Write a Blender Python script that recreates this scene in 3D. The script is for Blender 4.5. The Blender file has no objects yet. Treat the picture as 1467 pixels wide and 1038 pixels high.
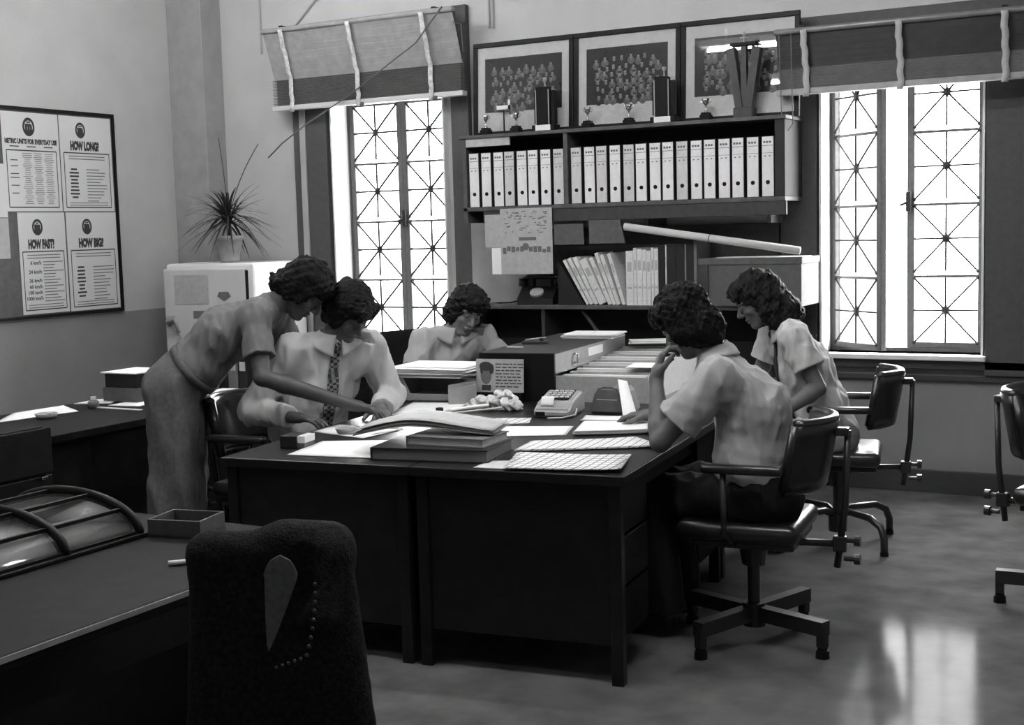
import bpy, bmesh, math, random
import numpy as np
from mathutils import Vector, Matrix, Euler
random.seed(7)
RNG = np.random.default_rng(11)
SC = bpy.context.scene
COL = SC.collection
PI = math.pi
rad = math.radians

# ------------------------------------------------------------------ materials (a black-and-white place: neutral greys)
def mat(name, v, rough=.6, spec=.35, metal=0., noise=0., nscale=30., bump=0., bscale=200., coat=0., sheen=0.):
    m = bpy.data.materials.new(name); m.use_nodes = True
    nt = m.node_tree; b = nt.nodes['Principled BSDF']
    b.inputs['Base Color'].default_value = (v, v, v, 1)
    b.inputs['Roughness'].default_value = rough
    b.inputs['Specular IOR Level'].default_value = spec
    b.inputs['Metallic'].default_value = metal
    b.inputs['Coat Weight'].default_value = coat; b.inputs['Coat Roughness'].default_value = .11
    if sheen: b.inputs['Sheen Weight'].default_value = sheen
    tc = nt.nodes.new('ShaderNodeTexCoord')
    if noise:
        n = nt.nodes.new('ShaderNodeTexNoise'); n.inputs['Scale'].default_value = nscale; n.inputs['Detail'].default_value = 5
        r = nt.nodes.new('ShaderNodeMapRange'); r.inputs['From Min'].default_value = .3; r.inputs['From Max'].default_value = .7
        r.inputs['To Min'].default_value = max(0, v*(1-noise)); r.inputs['To Max'].default_value = v*(1+noise)
        nt.links.new(tc.outputs['Object'], n.inputs['Vector']); nt.links.new(n.outputs['Fac'], r.inputs['Value'])
        nt.links.new(r.outputs['Result'], b.inputs['Base Color'])
    if bump:
        n2 = nt.nodes.new('ShaderNodeTexNoise'); n2.inputs['Scale'].default_value = bscale; n2.inputs['Detail'].default_value = 3
        bp = nt.nodes.new('ShaderNodeBump'); bp.inputs['Strength'].default_value = bump; bp.inputs['Distance'].default_value = .01
        nt.links.new(tc.outputs['Object'], n2.inputs['Vector']); nt.links.new(n2.outputs['Fac'], bp.inputs['Height'])
        nt.links.new(bp.outputs['Normal'], b.inputs['Normal'])
    return m

def two_tone(name, z, low, high, rough=.6):
    """wall paint: one grey below the dado line at height z, another above (object space = world space here)"""
    m = mat(name, high, rough, .3, bump=.12, bscale=90)
    nt = m.node_tree; b = nt.nodes['Principled BSDF']
    tc = nt.nodes.new('ShaderNodeTexCoord'); sx = nt.nodes.new('ShaderNodeSeparateXYZ')
    g = nt.nodes.new('ShaderNodeMath'); g.operation = 'GREATER_THAN'; g.inputs[1].default_value = z
    n = nt.nodes.new('ShaderNodeTexNoise'); n.inputs['Scale'].default_value = 3.5; n.inputs['Detail'].default_value = 8
    mx = nt.nodes.new('ShaderNodeMix'); mx.data_type = 'FLOAT'; mx.inputs[2].default_value = low; mx.inputs[3].default_value = high
    r = nt.nodes.new('ShaderNodeMapRange'); r.inputs['To Min'].default_value = .86; r.inputs['To Max'].default_value = 1.14
    mu = nt.nodes.new('ShaderNodeMath'); mu.operation = 'MULTIPLY'
    L = nt.links.new
    L(tc.outputs['Object'], sx.inputs[0]); L(sx.outputs['Z'], g.inputs[0]); L(g.outputs[0], mx.inputs[0])
    L(tc.outputs['Object'], n.inputs['Vector']); L(n.outputs['Fac'], r.inputs['Value'])
    L(mx.outputs[0], mu.inputs[0]); L(r.outputs['Result'], mu.inputs[1]); L(mu.outputs[0], b.inputs['Base Color'])
    return m

def glass_mat(name, tint=.95, gloss=.08, rough=.02):
    m = bpy.data.materials.new(name); m.use_nodes = True; nt = m.node_tree
    for n in list(nt.nodes):
        if n.type != 'OUTPUT_MATERIAL': nt.nodes.remove(n)
    out = nt.nodes['Material Output']
    t = nt.nodes.new('ShaderNodeBsdfTransparent'); t.inputs[0].default_value = (tint, tint, tint, 1)
    g = nt.nodes.new('ShaderNodeBsdfGlossy'); g.inputs['Roughness'].default_value = rough
    fr = nt.nodes.new('ShaderNodeFresnel'); fr.inputs['IOR'].default_value = 1.35
    mu = nt.nodes.new('ShaderNodeMath'); mu.operation = 'MULTIPLY_ADD'; mu.inputs[1].default_value = .8; mu.inputs[2].default_value = gloss*.3
    mx = nt.nodes.new('ShaderNodeMixShader')
    nt.links.new(fr.outputs[0], mu.inputs[0]); nt.links.new(mu.outputs[0], mx.inputs[0])
    nt.links.new(t.outputs[0], mx.inputs[1]); nt.links.new(g.outputs[0], mx.inputs[2]); nt.links.new(mx.outputs[0], out.inputs['Surface'])
    return m

def check_mat(name, a, b_, scale):
    m = mat(name, a, .7); nt = m.node_tree; b = nt.nodes['Principled BSDF']
    tc = nt.nodes.new('ShaderNodeTexCoord'); c = nt.nodes.new('ShaderNodeTexChecker'); c.inputs['Scale'].default_value = scale
    c.inputs['Color1'].default_value = (a, a, a, 1); c.inputs['Color2'].default_value = (b_, b_, b_, 1)
    mp = nt.nodes.new('ShaderNodeMapping'); mp.inputs['Rotation'].default_value = (.5, .8, .7)
    nt.links.new(tc.outputs['Object'], mp.inputs[0]); nt.links.new(mp.outputs[0], c.inputs['Vector']); nt.links.new(c.outputs['Color'], b.inputs['Base Color'])
    return m

def grid_paper(name, base, line, sx, sy, w=.18):
    """ruled paper: object-space lines"""
    m = mat(name, base, .7); nt = m.node_tree; b = nt.nodes['Principled BSDF']
    tc = nt.nodes.new('ShaderNodeTexCoord'); sp = nt.nodes.new('ShaderNodeSeparateXYZ'); nt.links.new(tc.outputs['Object'], sp.inputs[0])
    outs = []
    for ax, s in (('X', sx), ('Y', sy)):
        mu = nt.nodes.new('ShaderNodeMath'); mu.operation = 'MULTIPLY'; mu.inputs[1].default_value = s
        f = nt.nodes.new('ShaderNodeMath'); f.operation = 'FRACT'
        l = nt.nodes.new('ShaderNodeMath'); l.operation = 'LESS_THAN'; l.inputs[1].default_value = w
        nt.links.new(sp.outputs[ax], mu.inputs[0]); nt.links.new(mu.outputs[0], f.inputs[0]); nt.links.new(f.outputs[0], l.inputs[0]); outs.append(l)
    mxm = nt.nodes.new('ShaderNodeMath'); mxm.operation = 'MAXIMUM'
    nt.links.new(outs[0].outputs[0], mxm.inputs[0]); nt.links.new(outs[1].outputs[0], mxm.inputs[1])
    mx = nt.nodes.new('ShaderNodeMix'); mx.data_type = 'FLOAT'; mx.inputs[2].default_value = base; mx.inputs[3].default_value = line
    nt.links.new(mxm.outputs[0], mx.inputs[0]); nt.links.new(mx.outputs[0], b.inputs['Base Color'])
    return m

def emis(name, s):
    m = bpy.data.materials.new(name); m.use_nodes = True; b = m.node_tree.nodes['Principled BSDF']
    b.inputs['Emission Color'].default_value = (1, 1, 1, 1); b.inputs['Emission Strength'].default_value = s
    b.inputs['Base Color'].default_value = (.8, .8, .8, 1)
    return m

M = dict(
    wall=two_tone('wall_paint', 1.083, .22, .47),
    ceil=mat('ceiling_paint', .62, .8),
    pier=mat('pier_grey', .30, .7, noise=.1, nscale=8),
    floor=mat('lino_floor', .11, .5, .0, noise=.28, nscale=5, coat=.09),
    skirt=mat('skirting_paint', .05, .5),
    casing=mat('casing_paint', .075, .6, .2, noise=.1),
    casing_light=mat('casing_light_paint', .38, .55),
    white_paint=mat('white_gloss_paint', .8, .4),
    steel_frame=mat('window_steel', .10, .5, noise=.15, nscale=40),
    iron=mat('wrought_iron', .02, .5),
    darkwood=mat('dark_desk_wood', .009, .34, .3, noise=.35, nscale=14),
    darkwood2=mat('dark_cabinet_wood', .010, .55, .07, noise=.3, nscale=16),
    shelfwood=mat('shelf_wood', .075, .5, noise=.25, nscale=20),
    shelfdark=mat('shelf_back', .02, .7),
    fascia=mat('fascia_wood', .04, .5, noise=.2, nscale=25),
    black=mat('black_paint', .008, .45, .15),
    blackvinyl=mat('black_vinyl', .012, .28, .6, bump=.05, bscale=120),
    blackmetal=mat('black_metal', .02, .35, .5),
    chrome=mat('chrome', .75, .18, metal=1.),
    greymetal=mat('grey_metal', .33, .45, noise=.06),
    lightmetal=mat('light_enamel', .6, .35, noise=.04, nscale=6),
    whitenamel=mat('white_enamel', .78, .3),
    paper=mat('white_paper', .92, .75),
    paper2=mat('cream_paper', .62, .75),
    papergrey=mat('grey_paper', .42, .75, noise=.1),
    manila=mat('manila_card', .34, .7, noise=.1, nscale=40),
    card=mat('card_strip', .6, .7),
    ink=mat('print_ink', .045, .8),
    inkgrey=mat('print_ink_grey', .14, .8),
    spine=mat('binder_label', .76, .65, noise=.05),
    spine2=mat('binder_label_dull', .58, .65, noise=.08),
    binder=mat('binder_cover', .03, .5),
    bookwhite=mat('journal_spine', .66, .6, noise=.12, nscale=60),
    bookdark=mat('dark_book', .012, .5),
    bookgrey=mat('grey_book', .14, .6),
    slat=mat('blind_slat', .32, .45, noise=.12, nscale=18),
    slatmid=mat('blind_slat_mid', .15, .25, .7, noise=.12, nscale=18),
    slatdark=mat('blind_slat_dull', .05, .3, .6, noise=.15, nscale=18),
    tape=mat('blind_tape', .62, .8, noise=.3, nscale=35),
    cord=mat('cord', .12, .7),
    boxcard=mat('box_board', .085, .6, noise=.15, nscale=30),
    leaf=mat('leaf', .035, .5),
    terracotta=mat('pot_clay', .33, .6, noise=.15, nscale=20),
    soil=mat('soil', .02, .9),
    glass=glass_mat('pane_glass', .96, .06),
    framegl=glass_mat('picture_glass', .97, .25, .012),
    lidglass=glass_mat('lid_glass', .9, .2, .1),
    plastic=mat('plastic_wrap', .55, .25, .6, noise=.3, nscale=60),
    skin=mat('skin', .115, .5, .3, noise=.08, nscale=25),
    skin_light=mat('skin_pale', .20, .5, .3, noise=.08, nscale=25),
    skin_dark=mat('skin_tan', .065, .5, .3, noise=.08, nscale=25),
    hair=mat('dark_hair', .006, .6, .12, noise=.5, nscale=60, bump=.7, bscale=130),
    hair2=mat('brown_hair', .010, .6, .15, noise=.5, nscale=60, bump=.7, bscale=130),
    eye=mat('eye', .02, .3),
    shirt_white=mat('white_shirt', .52, .85, .2, bump=.15, bscale=260),
    shirt_pale=mat('pale_shirt', .40, .85, .2, bump=.15, bscale=260),
    shirt_light=mat('light_shirt', .38, .85, .2, bump=.15, bscale=260),
    shirt_grey=mat('grey_shirt', .14, .85, .2, bump=.15, bscale=260),
    trousers_grey=mat('grey_trousers', .11, .9, .15, noise=.15, nscale=50, bump=.2, bscale=300),
    trousers_dark=mat('dark_trousers', .014, .9, .15, bump=.2, bscale=300),
    trousers_light=mat('light_trousers', .38, .9, .15, bump=.2, bscale=300),
    shoe=mat('black_shoe', .012, .35),
    tie=mat('dark_tie', .02, .7),
    tiecheck=check_mat('check_tie', .025, .22, 55),
    wool=mat('cardigan_wool', .016, .95, .1, noise=.4, nscale=90, bump=.6, bscale=170),
    lining=mat('cardigan_lining', .12, .9, noise=.2, nscale=90),
    tube=emis('fluorescent_tube', 52.), tube_dim=emis('dimmed_fluorescent_tube', 20.),  # second tube is turned down so the near desk and desk fronts stay dark
    photo_dark=mat('photo_dark', .03, .6, noise=.5, nscale=60),
    photo_mid=mat('photo_mid', .16, .6, noise=.4, nscale=90),
    photo_light=mat('photo_light', .32, .6),
    mount=mat('picture_mount', .68, .7, noise=.06),
    gridp=grid_paper('gridded_paper', .82, .14, 30, 26, .16),
    gridp2=grid_paper('gridded_paper_fine', .84, .22, 26, 48, .15),
)

# ------------------------------------------------------------------ objects, names, labels
def mesh_obj(name, me, m, parent=None, smooth=False):
    o = bpy.data.objects.new(name, me); COL.objects.link(o)
    ms = m if isinstance(m, (list, tuple)) else [m]
    for x in ms: me.materials.append(x)
    if smooth:
        me.polygons.foreach_set('use_smooth', np.ones(len(me.polygons), bool))
    if parent is not None: o.parent = parent
    return o
def tag(o, label, cat, group=None):
    o['label'] = label; o['category'] = cat
    if group: o['group'] = group
    return o
def thing(name, label, cat, loc=(0, 0, 0), rz=0., group=None):
    o = bpy.data.objects.new(name, None); COL.objects.link(o)
    o.empty_display_size = .1; o.location = loc; o.rotation_euler = (0, 0, rz)
    return tag(o, label, cat, group)
def dup(root, loc=None, rz=None, label=None):
    r = root.copy(); COL.objects.link(r)
    if loc is not None: r.location = loc
    if rz is not None: r.rotation_euler = (0, 0, rz)
    if label: r['label'] = label
    def rec(src, dst):
        for ch in list(src.children):
            c = ch.copy(); COL.objects.link(c); c.parent = dst; rec(ch, c)
    rec(root, r)
    return r
_ORD = 'first second third fourth fifth sixth seventh eighth ninth tenth eleventh twelfth thirteenth fourteenth fifteenth sixteenth seventeenth eighteenth'.split()

# ------------------------------------------------------------------ mesh builder
class MB:
    def __init__(s): s.bm = bmesh.new(); s.mi = 0
    def _fin(s, geom, mtx):
        vs = [g for g in geom if isinstance(g, bmesh.types.BMVert)]
        bmesh.ops.transform(s.bm, matrix=mtx, verts=vs)
        fs = set(f for v in vs for f in v.link_faces)
        for f in fs: f.material_index = s.mi
        return vs
    def box(s, c, size, rot=(0, 0, 0), bev=0., seg=2):
        r = bmesh.ops.create_cube(s.bm, size=1.)
        vs = r['verts']
        bmesh.ops.scale(s.bm, vec=size, verts=vs)
        if bev:
            es = list(set(e for v in vs for e in v.link_edges))
            rr = bmesh.ops.bevel(s.bm, geom=es, offset=bev, segments=seg, affect='EDGES', profile=.5)
            vs = list(set(v for f in rr['faces'] for v in f.verts) | set(v for v in vs if v.is_valid))
        return s._fin(vs, Matrix.Translation(c) @ Euler(rot).to_matrix().to_4x4())
    def b2(s, lo, hi, bev=0.):
        lo = Vector(lo); hi = Vector(hi)
        return s.box((lo+hi)/2, hi-lo, bev=bev)
    def cyl(s, a, b, ra, rb=None, n=16, caps=True):
        a = Vector(a); b = Vector(b); d = b-a; L = d.length
        r = bmesh.ops.create_cone(s.bm, cap_ends=caps, segments=n, radius1=ra, radius2=ra if rb is None else rb, depth=L)
        q = Vector((0, 0, 1)).rotation_difference(d.normalized()) if L > 1e-9 else Matrix.Identity(3).to_quaternion()
        return s._fin(r['verts'], Matrix.Translation((a+b)/2) @ q.to_matrix().to_4x4())
    def sph(s, c, r, n=14, sc=(1, 1, 1), rot=(0, 0, 0)):
        rr = bmesh.ops.create_uvsphere(s.bm, u_segments=n, v_segments=max(6, n//2+2), radius=1)
        return s._fin(rr['verts'], Matrix.Translation(c) @ Euler(rot).to_matrix().to_4x4() @ Matrix.Diagonal((r*sc[0], r*sc[1], r*sc[2], 1)))
    def tube(s, pts, r, n=8, cap=True):
        pts = [Vector(p) for p in pts]; rs = r if isinstance(r, (list, tuple)) else [r]*len(pts)
        rings = []; up = None
        for i, p in enumerate(pts):
            d = (pts[min(i+1, len(pts)-1)] - pts[max(i-1, 0)]).normalized()
            if up is None:
                up = Vector((0, 0, 1)) if abs(d.z) < .9 else Vector((1, 0, 0))
            x = d.cross(up)
            if x.length < 1e-6: x = d.orthogonal()
            x.normalize(); y = x.cross(d).normalized(); up = y
            rings.append([s.bm.verts.new(p + (x*math.cos(2*PI*k/n) + y*math.sin(2*PI*k/n))*rs[i]) for k in range(n)])
        for a, b in zip(rings, rings[1:]):
            for k in range(n):
                f = s.bm.faces.new((a[k], a[(k+1) % n], b[(k+1) % n], b[k])); f.material_index = s.mi; f.smooth = True
        if cap:
            s.bm.faces.new(rings[0][::-1]).material_index = s.mi; s.bm.faces.new(rings[-1]).material_index = s.mi
    def lathe(s, prof, c=(0, 0, 0), n=20):
        rings = [[s.bm.verts.new((c[0]+r*math.cos(2*PI*k/n), c[1]+r*math.sin(2*PI*k/n), c[2]+z)) for k in range(n)] for r, z in prof]
        for a, b in zip(rings, rings[1:]):
            for k in range(n):
                f = s.bm.faces.new((a[k], a[(k+1) % n], b[(k+1) % n], b[k])); f.material_index = s.mi; f.smooth = True
        s.bm.faces.new(rings[0][::-1]).material_index = s.mi; s.bm.faces.new(rings[-1]).material_index = s.mi
    def prism(s, poly, z0, z1):
        """poly in xy extruded z0..z1"""
        a = [s.bm.verts.new((x, y, z0)) for x, y in poly]; b = [s.bm.verts.new((x, y, z1)) for x, y in poly]; n = len(poly)
        fs = [s.bm.faces.new(a[::-1]), s.bm.faces.new(b)] + [s.bm.faces.new((a[i], a[(i+1) % n], b[(i+1) % n], b[i])) for i in range(n)]
        for f in fs: f.material_index = s.mi
    def quad(s, *p):
        f = s.bm.faces.new([s.bm.verts.new(q) for q in p]); f.material_index = s.mi
    def extr(s, loop, vec):
        """closed 3-D loop extruded by vec"""
        v = Vector(vec); a = [s.bm.verts.new(p) for p in loop]; b = [s.bm.verts.new(Vector(p)+v) for p in loop]; n = len(loop)
        fs = [s.bm.faces.new(a[::-1]), s.bm.faces.new(b)] + [s.bm.faces.new((a[i], a[(i+1) % n], b[(i+1) % n], b[i])) for i in range(n)]
        for f in fs: f.material_index = s.mi
    def sheet(s, fn, nu, nv, th=.0015):
        """curved thin sheet with thickness: fn(u,v)->point, u,v in 0..1"""
        P = [[Vector(fn(i/nu, j/nv)) for j in range(nv+1)] for i in range(nu+1)]
        def nrm(i, j):
            a = P[min(i+1, nu)][j]-P[max(i-1, 0)][j]; b = P[i][min(j+1, nv)]-P[i][max(j-1, 0)]
            return a.cross(b).normalized()
        T = [[s.bm.verts.new(P[i][j]+nrm(i, j)*th/2) for j in range(nv+1)] for i in range(nu+1)]
        B = [[s.bm.verts.new(P[i][j]-nrm(i, j)*th/2) for j in range(nv+1)] for i in range(nu+1)]
        fs = []
        for i in range(nu):
            for j in range(nv):
                fs.append(s.bm.faces.new((T[i][j], T[i+1][j], T[i+1][j+1], T[i][j+1])))
                fs.append(s.bm.faces.new((B[i][j], B[i][j+1], B[i+1][j+1], B[i+1][j])))
        for i in range(nu):
            fs.append(s.bm.faces.new((T[i][0], B[i][0], B[i+1][0], T[i+1][0]))); fs.append(s.bm.faces.new((T[i][nv], T[i+1][nv], B[i+1][nv], B[i][nv])))
        for j in range(nv):
            fs.append(s.bm.faces.new((T[0][j], T[0][j+1], B[0][j+1], B[0][j]))); fs.append(s.bm.faces.new((T[nu][j], B[nu][j], B[nu][j+1], T[nu][j+1])))
        for f in fs: f.material_index = s.mi; f.smooth = True
    def put(s, name, m, parent=None, smooth=False):
        bmesh.ops.recalc_face_normals(s.bm, faces=s.bm.faces[:])
        me = bpy.data.meshes.new(name); s.bm.to_mesh(me); s.bm.free()
        o = mesh_obj(name, me, m, parent)
        if smooth:
            me.polygons.foreach_set('use_smooth', np.ones(len(me.polygons), bool))
        return o

def part(name, m, parent, fn, smooth=False):
    b = MB(); fn(b); return b.put(name, m, parent, smooth)
def struct(o): o['kind'] = 'structure'; return o

def text_mesh(txt, size, bold=0., align='LEFT', width=None):
    """flat lettering in the xy plane as vertex/face lists; width squeezes the line to a given length"""
    cu = bpy.data.curves.new('lettering', 'FONT'); cu.body = txt; cu.size = size; cu.offset = bold; cu.align_x = align; cu.resolution_u = 3
    o = bpy.data.objects.new('lettering', cu); COL.objects.link(o)
    dg = bpy.context.evaluated_depsgraph_get(); me = bpy.data.meshes.new_from_object(o.evaluated_get(dg))
    v = np.array([x.co[:] for x in me.vertices]); f = [list(p.vertices) for p in me.polygons]
    bpy.data.objects.remove(o); bpy.data.curves.remove(cu); bpy.data.meshes.remove(me)
    if len(v) and width:
        x0, x1 = v[:, 0].min(), v[:, 0].max(); c = (x0+x1)/2 if align == 'CENTER' else 0.
        v[:, 0] = (v[:, 0]-c)*width/(x1-x0)+c
    return v, f
def add_text(b, txt, size, mtx, bold=0., align='LEFT', width=None):
    v, f = text_mesh(txt, size, bold, align, width)
    vs = [b.bm.verts.new(mtx @ Vector(p)) for p in v]
    for q in f:
        try: b.bm.faces.new([vs[i] for i in q]).material_index = b.mi
        except ValueError: pass

# main island of desks: its own frame, turned 6.6 degrees from the room
DO = Vector((-1.82, 4.045)); DA = rad(6.6)
def dk(u, v, z=0.):
    c, s = math.cos(DA), math.sin(DA)
    return Vector((DO.x + u*c - v*s, DO.y + u*s + v*c, z))
# ================================================================== the setting
XL, YB, XR, YF, ZC = -7.12, 7.83, 1.5, -3.2, 3.9
W1 = (-5.76, -4.80, .815, 2.95)     # window openings x0,x1,z0,z1
W2 = (-2.19, -1.255, .815, 2.62)
def wall_back(b):
    y0, y1 = YB, YB+.28
    xs = [XL-.2, W1[0], W1[1], W2[0], W2[1], XR+.2]
    b.b2((xs[0], y0, 0), (xs[1], y1, ZC)); b.b2((xs[2], y0, 0), (xs[3], y1, ZC)); b.b2((xs[4], y0, 0), (xs[5], y1, ZC))
    for w in (W1, W2):
        b.b2((w[0], y0, 0), (w[1], y1, w[2])); b.b2((w[0], y0, w[3]), (w[1], y1, ZC))
struct(part('wall_back', M['wall'], None, wall_back))
struct(part('wall_left', M['wall'], None, lambda b: b.b2((XL-.2, YF-.2, 0), (XL, YB, ZC))))
struct(part('wall_right', M['wall'], None, lambda b: b.b2((XR, YF-.2, 0), (XR+.2, YB, ZC))))
struct(part('wall_front', M['wall'], None, lambda b: b.b2((XL, YF-.2, 0), (XR, YF, ZC))))
struct(part('floor', M['floor'], None, lambda b: b.b2((XL-.2, YF-.2, -.1), (XR+.2, YB+.28, 0))))
struct(part('ceiling', M['ceil'], None, lambda b: b.b2((XL-.2, YF-.2, ZC), (XR+.2, YB+.28, ZC+.1))))
struct(part('baseboard_back', M['skirt'], None, lambda b: b.b2((-6.7, YB-.022, 0), (XR, YB, .135), .004)))
struct(part('baseboard_left', M['skirt'], None, lambda b: b.b2((XL, YF, 0), (XL+.022, YB-.3, .135), .004)))
# boxed pier in the far left corner, a darker grey than the upper wall
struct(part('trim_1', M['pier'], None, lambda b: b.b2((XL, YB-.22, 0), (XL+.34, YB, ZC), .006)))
# timber surrounds of the windows
def cas1(b):
    b.b2((-5.985, YB-.05, .70), (-5.80, YB, 3.0), .006); b.b2((-4.74, YB-.05, .70), (-4.60, YB, 3.0), .006)
    b.b2((-5.985, YB-.05, 3.0), (-4.60, YB, 3.12), .006)
struct(part('trim_2', M['casing'], None, cas1))
struct(part('trim_3', M['casing_light'], None, lambda b: b.b2((-6.035, YB-.06, .70), (-5.985, YB, 3.0), .004)))
struct(part('trim_4', M['casing'], None, lambda b: b.b2((-6.105, YB-.04, .70), (-6.04, YB, 3.0), .004)))
def cas2(b):
    b.b2((-2.43, YB-.05, .70), (-2.205, YB, 2.72), .006); b.b2((-1.25, YB-.05, .70), (-.40, YB, 2.72), .006)
    b.b2((-2.43, YB-.05, 2.62), (-.40, YB, 2.80), .006)
struct(part('trim_5', M['casing'], None, cas2))
def ledge(b):
    for x0, x1 in ((-6.03, -4.62), (-2.35, XR)):
        b.b2((x0, YB-.05, .73), (x1, YB, .785), .006); b.b2((x0, YB-.03, .66), (x1, YB, .70), .006)
struct(part('trim_6', M['skirt'], None, ledge))
def sills(b):
    for w in (W1, W2): b.b2((w[0]-.02, YB-.09, w[2]-.03), (w[1]+.02, YB+.15, w[2]), .006)
struct(part('trim_7', M['white_paint'], None, sills))
def reveals(b):
    for w in (W1, W2):
        b.b2((w[0]-.001, YB-.052, w[2]), (w[0]+.012, YB+.14, w[3])); b.b2((w[1]-.012, YB-.052, w[2]), (w[1]+.001, YB+.14, w[3]))
        b.b2((w[0], YB, w[3]-.012), (w[1], YB+.14, w[3]+.001))
struct(part('trim_8', M['white_paint'], None, reveals))
# thin conduits on the back wall
def conduit(b):
    for x in (-6.39, -4.44, -4.41): b.cyl((x, YB-.012, 2.95), (x, YB-.012, ZC), .008, n=8)
    b.cyl((-6.14, YB-.012, 3.06), (-5.70, YB-.012, 3.44), .008, n=8)
struct(part('trim_10', M['pier'], None, lambda b: b.b2((-4.60, YB-.06, .80), (-4.165, YB, 1.735), .003)))
struct(part('trim_9', M['casing_light'], None, conduit))

ROW = .4225
def casement(w, h, rows, parent, rod=.0062):
    """hinged on its left at local x=0; local z=0 at its bottom"""
    fw = .042
    def fr(b):
        b.b2((0, -.02, 0), (fw, .02, h), .003); b.b2((w-fw, -.02, 0), (w, .02, h), .003)
        b.b2((fw, -.02, 0), (w-fw, .02, fw*.8), .003); b.b2((fw, -.02, h-fw*.8), (w-fw, .02, h), .003)
        for k in range(1, rows): b.b2((fw, -.011, k*ROW-.008), (w-fw, .011, k*ROW+.008))
    c = part('casement', M['steel_frame'], parent, fr)
    part('pane', M['glass'], c, lambda b: b.b2((fw*.8, -.002, .02), (w-fw*.8, .002, h-.02)))
    def gr(b):
        for k in range(rows):
            z0, z1 = k*ROW+.03, min((k+1)*ROW-.008, h-.03); zc = (z0+z1)/2; xc = w/2; x0, x1 = fw, w-fw; y = -.016; r = rod
            for p, q in (((x0, z0), (x1, z1)), ((x0, z1), (x1, z0)), ((xc, z0), (xc, z1)), ((x0, zc), (x1, zc))):
                b.cyl((p[0], y, p[1]), (q[0], y, q[1]), r, n=6)
            for x, z in ((x0, z0), (x1, z0), (x0, z1), (x1, z1)): b.sph((x, y, z), .011, 8)
            for a in range(8):                                   # eight-pointed rosette
                t = a*PI/4; b.cyl((xc, y+.004, zc), (xc+.036*math.cos(t), y+.004, zc+.036*math.sin(t)), .012, .006, n=6)
            b.sph((xc, y+.004, zc), .024, 10, (1, .5, 1))
    part('security_grille', M['iron'], c, gr)
    return c
def window(n, W, open_left, rows):
    e = bpy.data.objects.new('window_%d' % n, None); COL.objects.link(e); e.location = (W[0], YB+.17, W[2]); struct(e)
    w = (W[1]-W[0]); h = W[3]-W[2]; m = .022; cw = (w-2*m)/2
    def outer(b):
        b.b2((0, -.03, 0), (m, .05, h)); b.b2((w-m, -.03, 0), (w, .05, h)); b.b2((0, -.03, 0), (w, .05, m)); b.b2((0, -.03, h-m), (w, .05, h))
    part('window_frame', M['steel_frame'], e, outer)
    rod = .0082 if n == 1 else .0062; L = casement(cw, h-2*m, rows, e, rod); L.location = (m, 0, m); L.rotation_euler = (0, 0, -open_left)
    R = casement(cw, h-2*m, rows, e, rod); R.location = (m+cw, 0, m)
    def latch(b):
        b.box((.012, -.035, 2*ROW+.02), (.03, .03, .12), bev=.006); b.cyl((.012, -.035, 2*ROW+.02), (-.03, -.07, 2*ROW+.0), .009, n=8)
    part('latch', M['iron'], R, latch)
window(1, W1, 0., 5)
window(2, W2, rad(35), 4)

# ================================================================== light: sky through the windows, fluorescent lamps on the ceiling
wd = bpy.data.worlds.new('overcast_sky'); SC.world = wd; wd.use_nodes = True
wd.node_tree.nodes['Background'].inputs[0].default_value = (1, 1, 1, 1)
wd.node_tree.nodes['Background'].inputs[1].default_value = 1.
_n = wd.node_tree.nodes; _l = wd.node_tree.links.new            # overcast sky: three times as bright overhead as at the horizon
_tc = _n.new('ShaderNodeTexCoord'); _sx = _n.new('ShaderNodeSeparateXYZ'); _mx = _n.new('ShaderNodeMath'); _mx.operation = 'MAXIMUM'; _mx.inputs[1].default_value = 0.
_ma = _n.new('ShaderNodeMath'); _ma.operation = 'MULTIPLY_ADD'; _ma.inputs[1].default_value = 22.; _ma.inputs[2].default_value = 6.
_l(_tc.outputs['Generated'], _sx.inputs[0]); _l(_sx.outputs['Z'], _mx.inputs[0]); _l(_mx.outputs[0], _ma.inputs[0]); _l(_ma.outputs[0], _n['Background'].inputs[0])
for n, W in (('portal_a', W1), ('portal_b', W2)):
    l = bpy.data.lights.new(n, 'AREA'); l.shape = 'RECTANGLE'; l.size = W[1]-W[0]; l.size_y = W[3]-W[2]; l.cycles.is_portal = True
    o = bpy.data.objects.new(n, l); COL.objects.link(o); o.location = ((W[0]+W[1])/2, YB+.27, (W[2]+W[3])/2); o.rotation_euler = (-PI/2, 0, 0)
def ceiling_light(x, y, label, m='tube'):
    t = thing('ceiling_light', label, 'ceiling light', (x, y, ZC), 0, 'fluorescent ceiling lights')
    def hs(b):
        b.b2((-.75, -.06, -.16), (.75, .06, -.10), .008); b.cyl((-.5, 0, -.1), (-.5, 0, 0), .012); b.cyl((.5, 0, -.1), (.5, 0, 0), .012)
    part('housing', M['white_paint'], t, hs)
    part('lamp_tube', M[m], t, lambda b: b.cyl((-.68, 0, -.185), (.68, 0, -.185), .019, n=12), True)
for x, y, w in ((-3.8, 3.25, 'above the front of the island of desks'), (-3.8, 1.6, 'above the space before the island of desks'), (-1.1, 3.25, 'above the open floor on the right'), (-2.6, 5.0, 'above the rear of the island of desks, added to brighten the papers'), (-5.6, 5.75, 'above the left wall desk, added to brighten the left wall')):  # rear and wall-desk fixtures are unseen additions that brighten papers and left wall
    ceiling_light(x, y, 'fluorescent tube light hanging '+w, 'tube' if y > 3 else 'tube_dim')

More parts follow.
